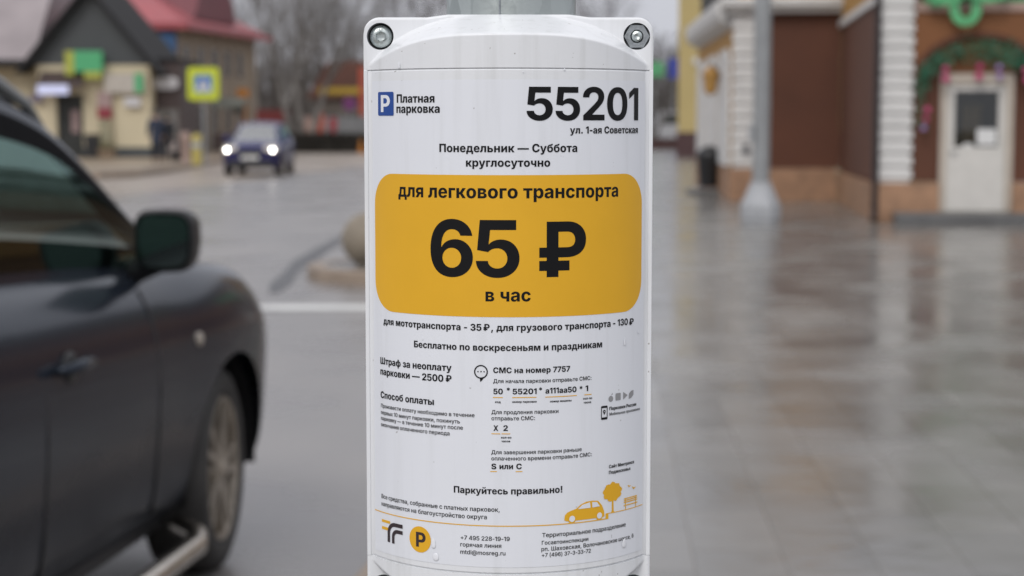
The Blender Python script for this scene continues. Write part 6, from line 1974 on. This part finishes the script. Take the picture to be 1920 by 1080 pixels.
for k in range(70):
    x, y, z = rnd.uniform(-0.3, 0.3), rnd.uniform(-0.15, 0.15), 0.36 + rnd.random() * 0.1
    a = rnd.uniform(-0.5, 0.5)
    b.add([(x, y, z), (x + 0.03, y, z), (x + 0.02 + a * 0.3, y + rnd.uniform(-.1, .1), z + rnd.uniform(0.1, 0.35))], [(0, 1, 2)])
b.build('dry_plants', mat('dry_plants', (0.16, 0.14, 0.07), 0.8, var=0.3), PB, fix=False)

# narrow maroon annex with an oval sign and glazed door
AX = thing('shop_annex', 'narrow dark maroon annex with a glazed door right of the cream shop', 'building', (px(287, 73), 73.0, 0.05))
MB().box(0.0, 0.10, 0, 4.0, 0.0, 3.9).build('wall', M['awning'], AX)
MB().box(1.04, 1.14, 0, 4.0, 0.0, 3.9).build('wall', M['awning'], AX)
MB().box(0.10, 1.04, 0, 4.0, 1.98, 3.9).build('wall', M['awning'], AX)
D_ = MB().box(0.10, 1.04, 0.05, 0.09, 0.0, 1.98).build('door', mat('grey_door_frame', (0.16, 0.15, 0.14), 0.5, var=0.1), AX)
MB().box(0.2, 0.52, 0.03, 0.049, 0.5, 1.85).build('pane', mat('pale_door_pane', (0.26, 0.25, 0.22), 0.15, var=0.2, vscale=2), D_)
MB().box(0.6, 0.94, 0.03, 0.049, 0.5, 1.85).build('pane', mat('dim_door_pane', (0.20, 0.19, 0.18), 0.15, var=0.2, vscale=2), D_)
MB().box(-0.06, 1.2, -0.12, 4.0, 3.9, 4.0).build('roof', M['black_roof'], AX)
OS = thing('oval_sign', 'white oval sign on the maroon annex', 'shop sign', (px(312, 72.9), 72.9, pz(168, 72.9)))
b = MB()
b.prism([(0.50 * math.copysign(abs(math.cos(2 * math.pi * i / 32)) ** 0.6, math.cos(2 * math.pi * i / 32)), 0.25 + 0.25 * math.copysign(abs(math.sin(2 * math.pi * i / 32)) ** 0.6, math.sin(2 * math.pi * i / 32))) for i in range(32)], -0.08, 0.0, 'y')
b.build('panel', M['white_sign'], OS)

# wooden house with the red roof
M['wood'] = mat('weathered_brown_boards', (0.25, 0.195, 0.14), 0.7, col2=(0.34, 0.28, 0.21), vscale=1.2, stretch=(4, 4, 0.12), bump=0.1, bscale=20)
M['red_roof'] = mat('wet_red_roof_sheet', (0.36, 0.085, 0.095), 0.4, var=0.12, vscale=1, rvar=0.08)
M['red_dark'] = mat('dark_red_roof_sheet', (0.17, 0.045, 0.055), 0.5, var=0.12, vscale=1)
M['pilaster'] = mat('pale_board_trim', (0.36, 0.30, 0.24), 0.7, var=0.12)
WH = thing('wooden_house', 'two storey brown wooden house with bright red sheet roof', 'building', (-15.85, 85.0, 0.0), -9.0)
MB().box(-12, 0, 0, 12.2, 0.0, 6.1).build('wall', M['wood'], WH)
b = MB()
e = 0.75
b.add([(-12 - e, -e, 6.05), (e, -e, 6.05), (e, 12.2 + e, 6.05), (-12 - e, 12.2 + e, 6.05), (-6.5, 5.2, 9.6), (-5.5, 5.2, 9.6), (-5.5, 7.0, 9.6), (-6.5, 7.0, 9.6)],
      [(0, 1, 5, 4), (1, 2, 6, 5), (2, 3, 7, 6), (3, 0, 4, 7), (4, 5, 6, 7), (3, 2, 1, 0)])
b.build('roof', M['red_roof'], WH)
b = MB()
b.box(e, e + 0.04, -e, 12.2 + e, 5.82, 6.12)
b.box(-12 - e, e, -e - 0.04, -e - 0.001, 5.82, 6.12)
b.build('roof_fascia', M['red_roof'], WH)
b = MB()
b.prism([(2.2, 6.5), (8.8, 6.5), (7.6, 8.6), (3.8, 8.6)], -2.4, 0.1, 'x')
b.build('dormer', M['red_dark'], WH)
for y in (0.0, 2.0, 4.1, 6.2, 8.3, 11.9):
    MB().box(0.0, 0.07, y, y + 0.30, 0.3, 5.75).build('pilaster', M['pilaster'], WH)
for k in range(5):
    y0 = 0.55 + 2.1 * k
    for z0 in (0.9, 3.7):
        f_ = MB().box(0.0, 0.05, y0, y0 + 1.15, z0, z0 + 1.5).build('window', M['pilaster'], WH)
        MB().box(0.051, 0.06, y0 + 0.1, y0 + 1.05, z0 + 0.1, z0 + 1.4).build('pane', mat('brown_pane', (0.075, 0.062, 0.05), 0.25, var=0.2) if k == 0 and z0 < 1 else bpy.data.materials['brown_pane'], f_)
for k in range(3):
    f_ = MB().box(-3.2 - 3 * k, -2.1 - 3 * k, -0.05, 0.0, 3.6, 5.1).build('window', M['pilaster'], WH)
    MB().box(-3.1 - 3 * k, -2.2 - 3 * k, -0.06, -0.051, 3.7, 5.0).build('pane', bpy.data.materials['brown_pane'], f_)
panel('blue_banner', 'tall blue banner hung on the corner of the brown wooden house', 'banner', px(303, 84.6), px(332, 84.6), pz(124, 84.6), pz(63, 84.6), 84.6, mat('blue_banner_cloth', (0.045, 0.115, 0.25), 0.6, var=0.15), 0.05)
bpy.context.view_layer.update()
GW = thing('shop_awning', 'grey green awning over a stall at the foot of the wooden house', 'awning', (px(428, 88), 88.0, 0.0))
b = MB()
b.prism([(-1.0, 2.15), (0.6, 2.55), (0.6, 2.7), (-1.0, 2.35)], -0.75, 0.85, 'x')
b.build('cloth', mat('grey_green_cloth', (0.13, 0.135, 0.115), 0.7, var=0.15), GW)
for sx in (-0.7, 0.8):
    MB().tube([(sx, -0.9, 0.0), (sx, -0.9, 2.2)], 0.03, 8).build('pole', M['lamp_post'], GW)
MB().box(-0.7, 0.8, -0.6, 0.2, 0.0, 0.95).build('counter', M['awning'], GW)
panel('orange_sign', 'square orange sign high on the brown house wall behind the crossing sign', 'sign', px(437, 88), px(460, 88), pz(183, 88), pz(166, 88), 89.3, mat('orange_paint', (0.42, 0.16, 0.02), 0.5, var=0.15), 0.06)
OP = tag(MB().box(-0.14, 0.14, -0.1, 0.1, 0.0, 2.3).build('orange_post', bpy.data.materials['orange_paint'], None, bevel=0.02, loc=(px(458, 89), 89.0, 0.0)), 'orange board post right of the grey green awning', 'post')
BS = tag(MB().lathe([(0.0, -0.04), (0.26, -0.03), (0.28, 0.0), (0.0, 0.03)], (0, 0, 0), 'y', 20).build('round_sign', M['room_dark'], None, smooth='auto', loc=(px(447, 88.6), 88.6, pz(204, 88.6))), 'small dark round sign hanging between the awning and the orange post', 'sign')

# pedestrian crossing sign
M['lime'] = mat('fluorescent_lime_border', (0.55, 0.62, 0.03), 0.4, var=0.05)
M['sign_blue'] = mat('traffic_sign_blue', (0.03, 0.16, 0.50), 0.35, var=0.05)
M['sign_white'] = mat('traffic_sign_white', (0.72, 0.73, 0.74), 0.35, var=0.03)
Yc = 56.0
CSN = thing('crossing_sign', 'square pedestrian crossing sign with lime border on a grey post', 'road sign', (px(383, Yc), Yc, 0.05))
zc = pz(158, Yc) - 0.05
MB().tube([(0, 0, 0), (0, 0, zc + 0.45)], 0.045, 12).build('post', M['lamp_post'], CSN, smooth='auto')
b = MB()
b.prism([(x / 1000, z / 1000 + zc) for x, z in rounded(-490, 490, -510, 510, 110, 6)], -0.085, -0.055, 'y')
PL = b.build('lime_board', M['lime'], CSN)
b = MB()
b.prism([(x / 1000, z / 1000 + zc) for x, z in rounded(-275, 275, -270, 270, 40, 5)], -0.092, -0.086, 'y')
b.build('blue_field', M['sign_blue'], PL)
b = MB()
b.prism([(-0.235, zc - 0.21), (0.235, zc - 0.21), (0.0, zc + 0.22)], -0.097, -0.0925, 'y')
b.build('white_triangle', M['sign_white'], PL)
b = MB()
y0, y1 = -0.101, -0.0975
q = lambda pts: b.prism([(x, zc + z) for x, z in pts], y0, y1, 'y')
q([(0.028 * math.cos(2 * math.pi * i / 12) - 0.01, 0.09 + 0.028 * math.sin(2 * math.pi * i / 12)) for i in range(12)])
q([(-0.035, 0.05), (0.025, 0.055), (0.02, -0.05), (-0.025, -0.05)])
q([(-0.025, -0.052), (0.0, -0.052), (-0.06, -0.17), (-0.09, -0.16)])
q([(0.001, -0.052), (0.022, -0.052), (0.085, -0.16), (0.055, -0.17)])
q([(-0.036, 0.045), (-0.036, 0.02), (-0.085, -0.03), (-0.10, -0.01)])
q([(0.026, 0.05), (0.026, 0.02), (0.075, -0.02), (0.085, 0.0)])
b.build('walking_figure', M['ink'], PL)
YP = thing('guard_bollard', 'yellow guard bollard at the pavement edge beside the crossing sign post', 'bollard', (px(368, 60), 60.0, 0.05))
MB().lathe([(0.0, 0.0), (0.17, 0.0), (0.17, 0.9), (0.13, 1.0), (0.0, 1.03)], (0, 0, 0), 'z', 20).build('body', mat('yellow_bollard_paint', (0.46, 0.38, 0.10), 0.5, var=0.15), YP, smooth='auto')
MB().lathe([(0.172, 0.55), (0.172, 0.75)], (0, 0, 0), 'z', 20).build('grey_band', M['lamp_base'], YP, smooth=True)
PK = thing('pale_bollard', 'pale pinkish bollard left of the yellow guard bollard', 'bollard', (px(347, 63), 63.0, 0.05))
MB().lathe([(0.0, 0.0), (0.14, 0.0), (0.14, 0.75), (0.19, 0.85), (0.16, 1.05), (0.0, 1.08)], (0, 0, 0), 'z', 20).build('body', mat('pale_pink_paint', (0.40, 0.29, 0.25), 0.6, var=0.15), PK, smooth='auto')
DB = thing('street_bin', 'black street bin on the pavement right of the two walkers', 'litter bin', (px(336, 66), 66.0, 0.05))
b = MB()
b.lathe([(0.0, 0.0), (0.24, 0.0), (0.30, 0.75), (0.27, 0.85), (0.0, 0.87)], (0, 0, 0), 'z', 20)
b.build('drum', M['trim'], DB, smooth='auto')

# two walkers seen from behind on the far pavement
M['skin'] = mat('skin', (0.45, 0.28, 0.21), 0.6, var=0.05)
M['navy'] = mat('navy_coat_cloth', (0.028, 0.038, 0.068), 0.8, var=0.2, vscale=6)
M['blackcloth'] = mat('black_coat_cloth', (0.022, 0.024, 0.030), 0.8, var=0.2, vscale=6)
M['hair'] = mat('dark_hair', (0.03, 0.022, 0.018), 0.7, var=0.2)
M['jeans'] = mat('dark_trousers', (0.020, 0.024, 0.034), 0.8, var=0.2)
M['hat'] = mat('dark_knit_hat', (0.05, 0.048, 0.05), 0.9, var=0.15)
M['bag'] = mat('pale_carrier_bag', (0.36, 0.31, 0.29), 0.6, var=0.15)


def skin_mesh(name, V, E, m, parent, levels=1, root=0):
    me = bpy.data.meshes.new(name)
    me.from_pydata([v[:3] for v in V], E, [])
    o = bpy.data.objects.new('tmp', me)
    COL.objects.link(o)
    md = o.modifiers.new('skin', 'SKIN')
    md.use_smooth_shade = True
    for i, v in enumerate(V):
        sv = me.skin_vertices[0].data[i]
        sv.radius = (v[3], v[4] if len(v) > 4 else v[3])
        sv.use_root = i == root
    sb = o.modifiers.new('sub', 'SUBSURF')
    sb.levels = sb.render_levels = levels
    out = applied(o)
    drop(o)
    for p in out.polygons:
        p.use_smooth = True
    return link(name, out, m, parent)


def person(label, loc, rz, h, coat, hat, stride, long_coat, carry):
    root = thing('person', label, 'person', loc, rz)
    k = h / 1.75
    A = lambda *v: tuple(q * k for q in v)
    # x right, y forward, z up; seen from behind
    V = [A(0, 0, 0.95, 0.13, 0.10), A(0, 0.01, 1.15, 0.13, 0.095), A(0, 0.0, 1.36, 0.155, 0.10), A(0, 0.0, 1.48, 0.06), A(0, 0.02, 1.55, 0.055), A(0, 0.03, 1.64, 0.085, 0.10), A(0, 0.02, 1.71, 0.06, 0.075),
         A(-0.19, 0, 1.41, 0.06), A(-0.24, -0.03, 1.15, 0.045), A(-0.25, 0.05, 0.92, 0.033), A(-0.25, 0.07, 0.84, 0.038, 0.02),
         A(0.19, 0, 1.41, 0.06), A(0.24, -0.03, 1.15, 0.045), A(0.25, 0.05, 0.92, 0.033), A(0.25, 0.07, 0.84, 0.038, 0.02),
         A(-0.10, 0.0, 0.86, 0.085), A(-0.10, 0.04 + stride, 0.50, 0.06), A(-0.10, 0.02 + 1.6 * stride, 0.10, 0.04), A(-0.10, 0.14 + 1.6 * stride, 0.04, 0.035),
         A(0.10, 0.0, 0.86, 0.085), A(0.10, 0.04 - stride * 0.6, 0.50, 0.06), A(0.10, 0.0 - 1.8 * stride, 0.10, 0.04), A(0.10, 0.12 - 1.8 * stride, 0.04, 0.035)]
    E = [(0, 1), (1, 2), (2, 3), (3, 4), (4, 5), (5, 6), (2, 7), (7, 8), (8, 9), (9, 10), (2, 11), (11, 12), (12, 13), (13, 14), (0, 15), (15, 16), (16, 17), (17, 18), (0, 19), (19, 20), (20, 21), (21, 22)]
    # nose and fingers
    n = len(V)
    V.append(A(0, 0.135, 1.625, 0.013))
    E.append((5, n))
    for sx, hand in ((-1, 10), (1, 14)):
        hx = 0.25 * sx
        for f, (dy, L) in enumerate(((0.034, 0.065), (0.012, 0.08), (-0.010, 0.075), (-0.031, 0.055))):
            i = len(V)
            V.append(A(hx, 0.085 + dy, 0.79, 0.0095))
            V.append(A(hx - sx * 0.012, 0.09 + dy, 0.79 - L, 0.0075))
            E += [(hand, i), (i, i + 1)]
        i = len(V)
        V.append(A(hx - sx * 0.02, 0.125, 0.83, 0.010))
        V.append(A(hx - sx * 0.03, 0.15, 0.79, 0.009))
        E += [(hand, i), (i, i + 1)]
    skin_mesh('body', V, E, M['skin'], root, 1)
    zl = 0.55 if long_coat else 0.80
    J = [A(0, 0, 1.0, 0.175, 0.135), A(0, 0.01, 1.18, 0.17, 0.13), A(0, 0, 1.37, 0.185, 0.125), A(0, 0.0, 1.475, 0.09), A(-0.195, 0, 1.41, 0.085), A(-0.245, -0.03, 1.15, 0.068), A(-0.25, 0.05, 0.90, 0.052), A(0.195, 0, 1.41, 0.085), A(0.245, -0.03, 1.15, 0.068), A(0.25, 0.05, 0.90, 0.052), A(0, 0, zl, 0.21 if long_coat else 0.185, 0.16)]
    skin_mesh('coat', J, [(0, 1), (1, 2), (2, 3), (2, 4), (4, 5), (5, 6), (2, 7), (7, 8), (8, 9), (0, 10)], coat, root, 2)
    Tr = [A(0, 0, 0.93, 0.13, 0.11), A(-0.10, 0.0, 0.84, 0.10), A(-0.10, 0.04 + stride, 0.50, 0.078), A(-0.10, 0.02 + 1.6 * stride, 0.11, 0.062), A(0.10, 0.0, 0.84, 0.10), A(0.10, 0.04 - stride * 0.6, 0.50, 0.078), A(0.10, 0.0 - 1.8 * stride, 0.11, 0.062)]
    skin_mesh('trousers', Tr, [(0, 1), (1, 2), (2, 3), (0, 4), (4, 5), (5, 6)], M['jeans'], root, 2)
    for x, y in ((-0.10, 0.02 + 1.6 * stride), (0.10, -1.8 * stride)):
        skin_mesh('shoe', [A(x, y - 0.03, 0.05, 0.05), A(x, y + 0.08, 0.045, 0.05, 0.042), A(x, y + 0.17, 0.035, 0.045, 0.033)], [(0, 1), (1, 2)], M['trim'], root, 2)
    if hat:
        b = MB()
        b.lathe([(0.112, -0.02), (0.118, 0.03), (0.105, 0.09), (0.06, 0.135), (0.0, 0.145)], A(0, 0.025, 1.655), 'z', 20)
        b.build('knit_hat', M['hat'], root, smooth=True)
    else:
        b = MB()
        b.lathe([(0.09, -0.10), (0.115, -0.02), (0.118, 0.05), (0.09, 0.11), (0.0, 0.13)], A(0, 0.008, 1.655), 'z', 20)
        b.build('hair', M['hair'], root, smooth=True)
    return root


person('person in a dark navy coat and dark knit hat walking away on the far pavement', (px(292, 64), 64.0, 0.05), 8, 1.82, M['navy'], True, 0.06, True, False)
person('person in a black jacket with dark hair walking close beside the navy coat', (px(313, 64.4), 64.4, 0.05), -6, 1.72, M['blackcloth'], False, -0.07, False, True)
CB = thing('carrier_bag', 'pale carrier bag held at the side of the walker in the black jacket', 'bag', (px(322, 64.4), 64.47, 0.42))
b = MB()
b.prism([(-0.15, 0.0), (0.15, 0.0), (0.17, 0.20), (0.13, 0.36), (-0.13, 0.36), (-0.17, 0.18)], -0.08, 0.08, 'y')
b.build('bag_body', M['bag'], CB, bevel=0.04)
b = MB()
b.tube([(-0.1, 0, 0.35), (-0.06, 0, 0.46), (0.0, 0, 0.48), (0.06, 0, 0.46), (0.1, 0, 0.35)], 0.008, 6)
b.build('handle', M['bag'], CB)


# ------------------------------------------------------------------ far background: trees, hedge, brown house, banners
M['bark'] = mat('grey_bark', (0.135, 0.125, 0.115), 0.85, var=0.35, vscale=5)
M['birch'] = mat('pale_birch_bark', (0.27, 0.26, 0.245), 0.8, col2=(0.12, 0.11, 0.10), vscale=3)
M['twig'] = mat('grey_brown_twigs', (0.10, 0.088, 0.08), 0.9, var=0.25, vscale=3)
M['twig_pale'] = mat('pale_grey_twigs', (0.17, 0.16, 0.148), 0.9, var=0.25, vscale=3)


def bare_tree(label, loc, h, seed, trunk_r, stems=1, spread=0.45, depth=5, bark='bark', twig='twig', twigs=2, name='bare_tree', group=None):
    rnd = random.Random(seed)
    root = thing(name, label, 'tree', loc, 0, group)
    tr, cr_ = MB(), MB()

    def seg(b, p, q, r0, r1, n):
        b.tube([p, q], [r0, r1], n, cap=False)

    def grow(p, d, L, r, lev):
        steps = 3 if lev < 2 else 2
        b = tr if lev <= 1 else cr_
        for s in range(steps):
            d = (d + Vector((rnd.gauss(0, 0.10), rnd.gauss(0, 0.10), rnd.gauss(0, 0.05) + 0.05))).normalized()
            q = p + d * L / steps
            r1 = r * (0.80 if lev < 2 else 0.72)
            seg(b, p, q, r, r1, 7 if lev < 2 else (5 if lev == 2 else 3))
            p, r = q, r1
            if lev < depth and (s > 0 or lev > 0):
                for _ in range(2 if lev < 3 else twigs):
                    az = rnd.uniform(0, 2 * math.pi)
                    side = Vector((math.cos(az), math.sin(az), 0))
                    dd = (d * (1 - spread) + side * spread * rnd.uniform(0.7, 1.5) + Vector((0, 0, 0.12))).normalized()
                    grow(p, dd, L * rnd.uniform(0.48, 0.72), r * rnd.uniform(0.42, 0.60), lev + 1)
        if lev < depth:
            grow(p, d, L * 0.62, r * 0.85, lev + 1)
    for k in range(stems):
        a = 2 * math.pi * k / max(1, stems) + rnd.random()
        lean = 0.0 if stems == 1 else 0.22
        grow(Vector((0.35 * math.cos(a) * (stems > 1), 0.35 * math.sin(a) * (stems > 1), -0.1)), Vector((lean * math.cos(a), lean * math.sin(a), 1)).normalized(), h * 0.42, trunk_r * (1 if stems == 1 else 0.72), 0)
    tr.build('trunk', M[bark], root, smooth=True, fix=False)
    cr_.build('crown', M[twig], root, smooth=True, fix=False)
    return root


G = 'bare trees along the far street'
bare_tree('large pale many stemmed bare tree behind the blue car', (px(566, 104), 104.0, RZ), 13.5, 4, 0.30, 3, 0.40, 5, 'birch', 'twig_pale', 3, group=G)
bare_tree('pale bare tree rising behind the right end of the red roof', (px(505, 122), 122.0, RZ), 13.0, 7, 0.26, 2, 0.42, 5, 'birch', 'twig_pale', 3, group=G)
bare_tree('dark bare tree close to the left edge of the sign box', (px(640, 128), 128.0, RZ), 13.0, 9, 0.26, 1, 0.48, 5, twigs=3, group=G)
bare_tree('tall bare tree above the red roof', (px(440, 135), 135.0, RZ), 15.0, 12, 0.28, 1, 0.45, 5, twigs=3, group=G)
bare_tree('bare tree above the brown house left of the sign box', (px(608, 140), 140.0, RZ), 13.5, 15, 0.28, 2, 0.45, 5, twigs=3, group=G)
bare_tree('tall bare tree behind the top left corner of the sign box', (px(745, 132), 132.0, RZ), 15.5, 21, 0.3, 1, 0.48, 5, twigs=3, group=G)
bare_tree('tall bare tree behind the steel pole', (px(840, 150), 150.0, RZ), 17.0, 22, 0.3, 1, 0.48, 5, twigs=3, group=G)
bare_tree('tall bare tree right of the steel pole', (px(1095, 150), 150.0, RZ), 16.0, 23, 0.3, 1, 0.48, 5, twigs=3, group=G)
bare_tree('low bare tree left of the yellow building', (px(1240, 150), 150.0, RZ), 9.0, 24, 0.24, 1, 0.5, 5, group=G)
bare_tree('small bare tree beyond the low maroon wall', (px(1226, 120), 120.0, RZ), 5.5, 25, 0.16, 1, 0.5, 4, group=G)

# far treeline, too many stems to count
rnd = random.Random(40)
b = MB()
for k in range(700):
    x = rnd.uniform(-62, 30)
    y = 165 + rnd.uniform(0, 45)
    hh = rnd.uniform(6, 12)
    b.tube([(x, y, RZ), (x + rnd.gauss(0, .3), y, hh * 0.5), (x + rnd.gauss(0, .6), y, hh)], [0.16, 0.10, 0.02], 4, cap=False)
    for q in range(40):
        z = rnd.uniform(0.18, 0.98) * hh
        a = rnd.uniform(0, 6.283)
        L = rnd.uniform(0.6, 2.2) * (1.15 - z / hh)
        b.tube([(x, y, z), (x + L * math.cos(a), y + L * math.sin(a), z + L * rnd.uniform(0.3, 1.1))], [0.06, 0.02], 3, cap=False)
o = b.build('treeline', M['twig'], fix=False)
o['kind'] = 'stuff'
o['label'] = 'grey brown bare wood closing the far end of the street'

# clipped dark hedge along the far side
b = MB()
rnd = random.Random(41)
for k in range(9000):
    x = rnd.uniform(0, 9.4)
    z = 1.05 * rnd.random() ** 0.8
    y = rnd.uniform(-0.35, 0.35)
    a = Vector((rnd.gauss(0, 1), rnd.gauss(0, 1), rnd.gauss(0, 1))).normalized() * 0.06
    c = a.cross(Vector((rnd.gauss(0, 1), rnd.gauss(0, 1), 1))).normalized() * 0.05
    p = Vector((x, y, z))
    b.add([tuple(p - a), tuple(p + c), tuple(p + a), tuple(p - c)], [(0, 1, 2, 3)])
HE = thing('low_hedge', 'dark leafless clipped hedge along the far side of the street', 'hedge', (px(540, 94), 94.0, RZ), 2)
b.build('foliage', mat('dark_hedge_twigs', (0.042, 0.038, 0.032), 0.9, var=0.4, vscale=4), HE, fix=False)
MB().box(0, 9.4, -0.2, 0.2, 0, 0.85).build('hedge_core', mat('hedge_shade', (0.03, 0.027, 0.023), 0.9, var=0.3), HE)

BRH = thing('brown_house', 'low red brown house with yellow sign strip behind the hedge', 'building', (px(640, 127), 127.0, RZ), -5)
M['rust'] = mat('red_brown_boards', (0.115, 0.050, 0.036), 0.7, var=0.2, vscale=1)
MB().box(-1.9, 5.0, 0, 7, 0, 3.4).build('wall', mat('grey_brown_wall', (0.13, 0.11, 0.095), 0.7, var=0.15), BRH)
b = MB()
b.prism([(-2.4, 3.3), (5.6, 3.3), (4.0, 5.9), (-0.8, 5.9)], -0.5, 7.5, 'y')
b.build('roof', M['rust'], BRH)
MB().box(-1.5, 4.5, -0.56, -0.5, 3.6, 4.05).build('sign_strip', mat('yellow_sign_strip', (0.40, 0.27, 0.03), 0.5, var=0.1), BRH)
for k in range(3):
    MB().box(-1.3 + 1.6 * k, -0.2 + 1.6 * k, -0.05, 0.0, 0.9, 2.2).build('window', M['room_dark'], BRH)
RA = thing('red_kiosk', 'dark red kiosk behind the roof of the blue car', 'kiosk', (px(507, 108), 108.0, RZ))
MB().box(-0.95, 0.85, 0, 2.0, 0.0, 1.6).build('body', M['awning'], RA)
MB().box(-1.05, 0.95, -0.25, 2.1, 1.6, 2.35).build('canopy', mat('red_canopy', (0.15, 0.025, 0.025), 0.5, var=0.15), RA)
BRED = mat('orange_red_banner', (0.48, 0.085, 0.045), 0.6, var=0.15)
BPNK = mat('pink_red_banner', (0.32, 0.05, 0.06), 0.6, var=0.15)
BPAL = mat('pale_salmon_banner', (0.36, 0.24, 0.20), 0.6, var=0.15)
for x, mm, z1, lab in ((578, BPAL, 1.95, 'pale salmon flag banner left of the bright red one'), (600, BRED, 2.15, 'bright orange red flag banner behind the hedge'), (624, BPNK, 1.9, 'dark pink flag banner right of the bright red one')):
    t = thing('flag_banner', lab, 'banner', (px(x, 110), 110.0, RZ), 0, 'flag banners behind the hedge')
    MB().tube([(-0.24, 0, 0), (-0.24, 0, z1 + 0.15)], 0.03, 8).build('pole', M['lamp_post'], t)
    b = MB()
    n = 10
    vs = []
    for i in range(n + 1):
        zz = 0.35 + (z1 - 0.35) * i / n
        for xx in (-0.22, 0.0, 0.24 + 0.04 * math.sin(i)):
            vs.append((xx, 0.05 * math.sin(3 * xx + i * 0.8), zz))
    b.add(vs, [(i * 3 + k, i * 3 + k + 1, i * 3 + k + 4, i * 3 + k + 3) for i in range(n) for k in range(2)])
    o = b.build('cloth', mm, t, fix=False)
    md = o.modifiers.new('thick', 'SOLIDIFY')
    md.thickness = 0.01
PS = thing('purple_sign', 'round purple sign on a pole right of the flag banners', 'sign', (px(656, 112), 112.0, RZ))
MB().lathe([(0.0, -0.05), (0.42, -0.04), (0.42, 0.04), (0.0, 0.05)], (0, -0.06, 2.75), 'y', 28).build('disc', mat('purple_paint', (0.18, 0.045, 0.17), 0.5, var=0.1), PS, smooth='auto')
MB().tube([(0, 0, 0), (0, 0, 2.9)], 0.04, 8).build('pole', M['lamp_post'], PS)
OB = thing('orange_banner', 'tall orange red pennant against the left edge of the sign box', 'banner', (px(679, 112), 112.0, RZ))
MB().box(-0.16, 0.2, -0.03, 0.03, 2.0, 5.0).build('cloth', BRED, OB)
MB().tube([(0.24, 0, 0), (0.24, 0, 5.2)], 0.04, 8).build('pole', M['lamp_post'], OB)
TC = thing('traffic_cone', 'orange traffic cone at the end of the dark hedge', 'traffic cone', (px(677, 92.5), 92.5, RZ))
MB().lathe([(0.0, 0.75), (0.04, 0.74), (0.17, 0.04), (0.24, 0.03), (0.24, 0.0), (0.0, 0.0)], (0, 0, 0), 'z', 20).build('cone', bpy.data.materials['orange_paint'], TC, smooth='auto')
GB = tag(MB().box(-2.2, 2.2, -0.1, 0.1, 0.0, 2.0).build('grey_hoarding', mat('grey_hoarding_panel', (0.17, 0.175, 0.18), 0.6, var=0.15), None, loc=(px(660, 118), 118.0, RZ)), 'grey hoarding behind the flag banners', 'hoarding')
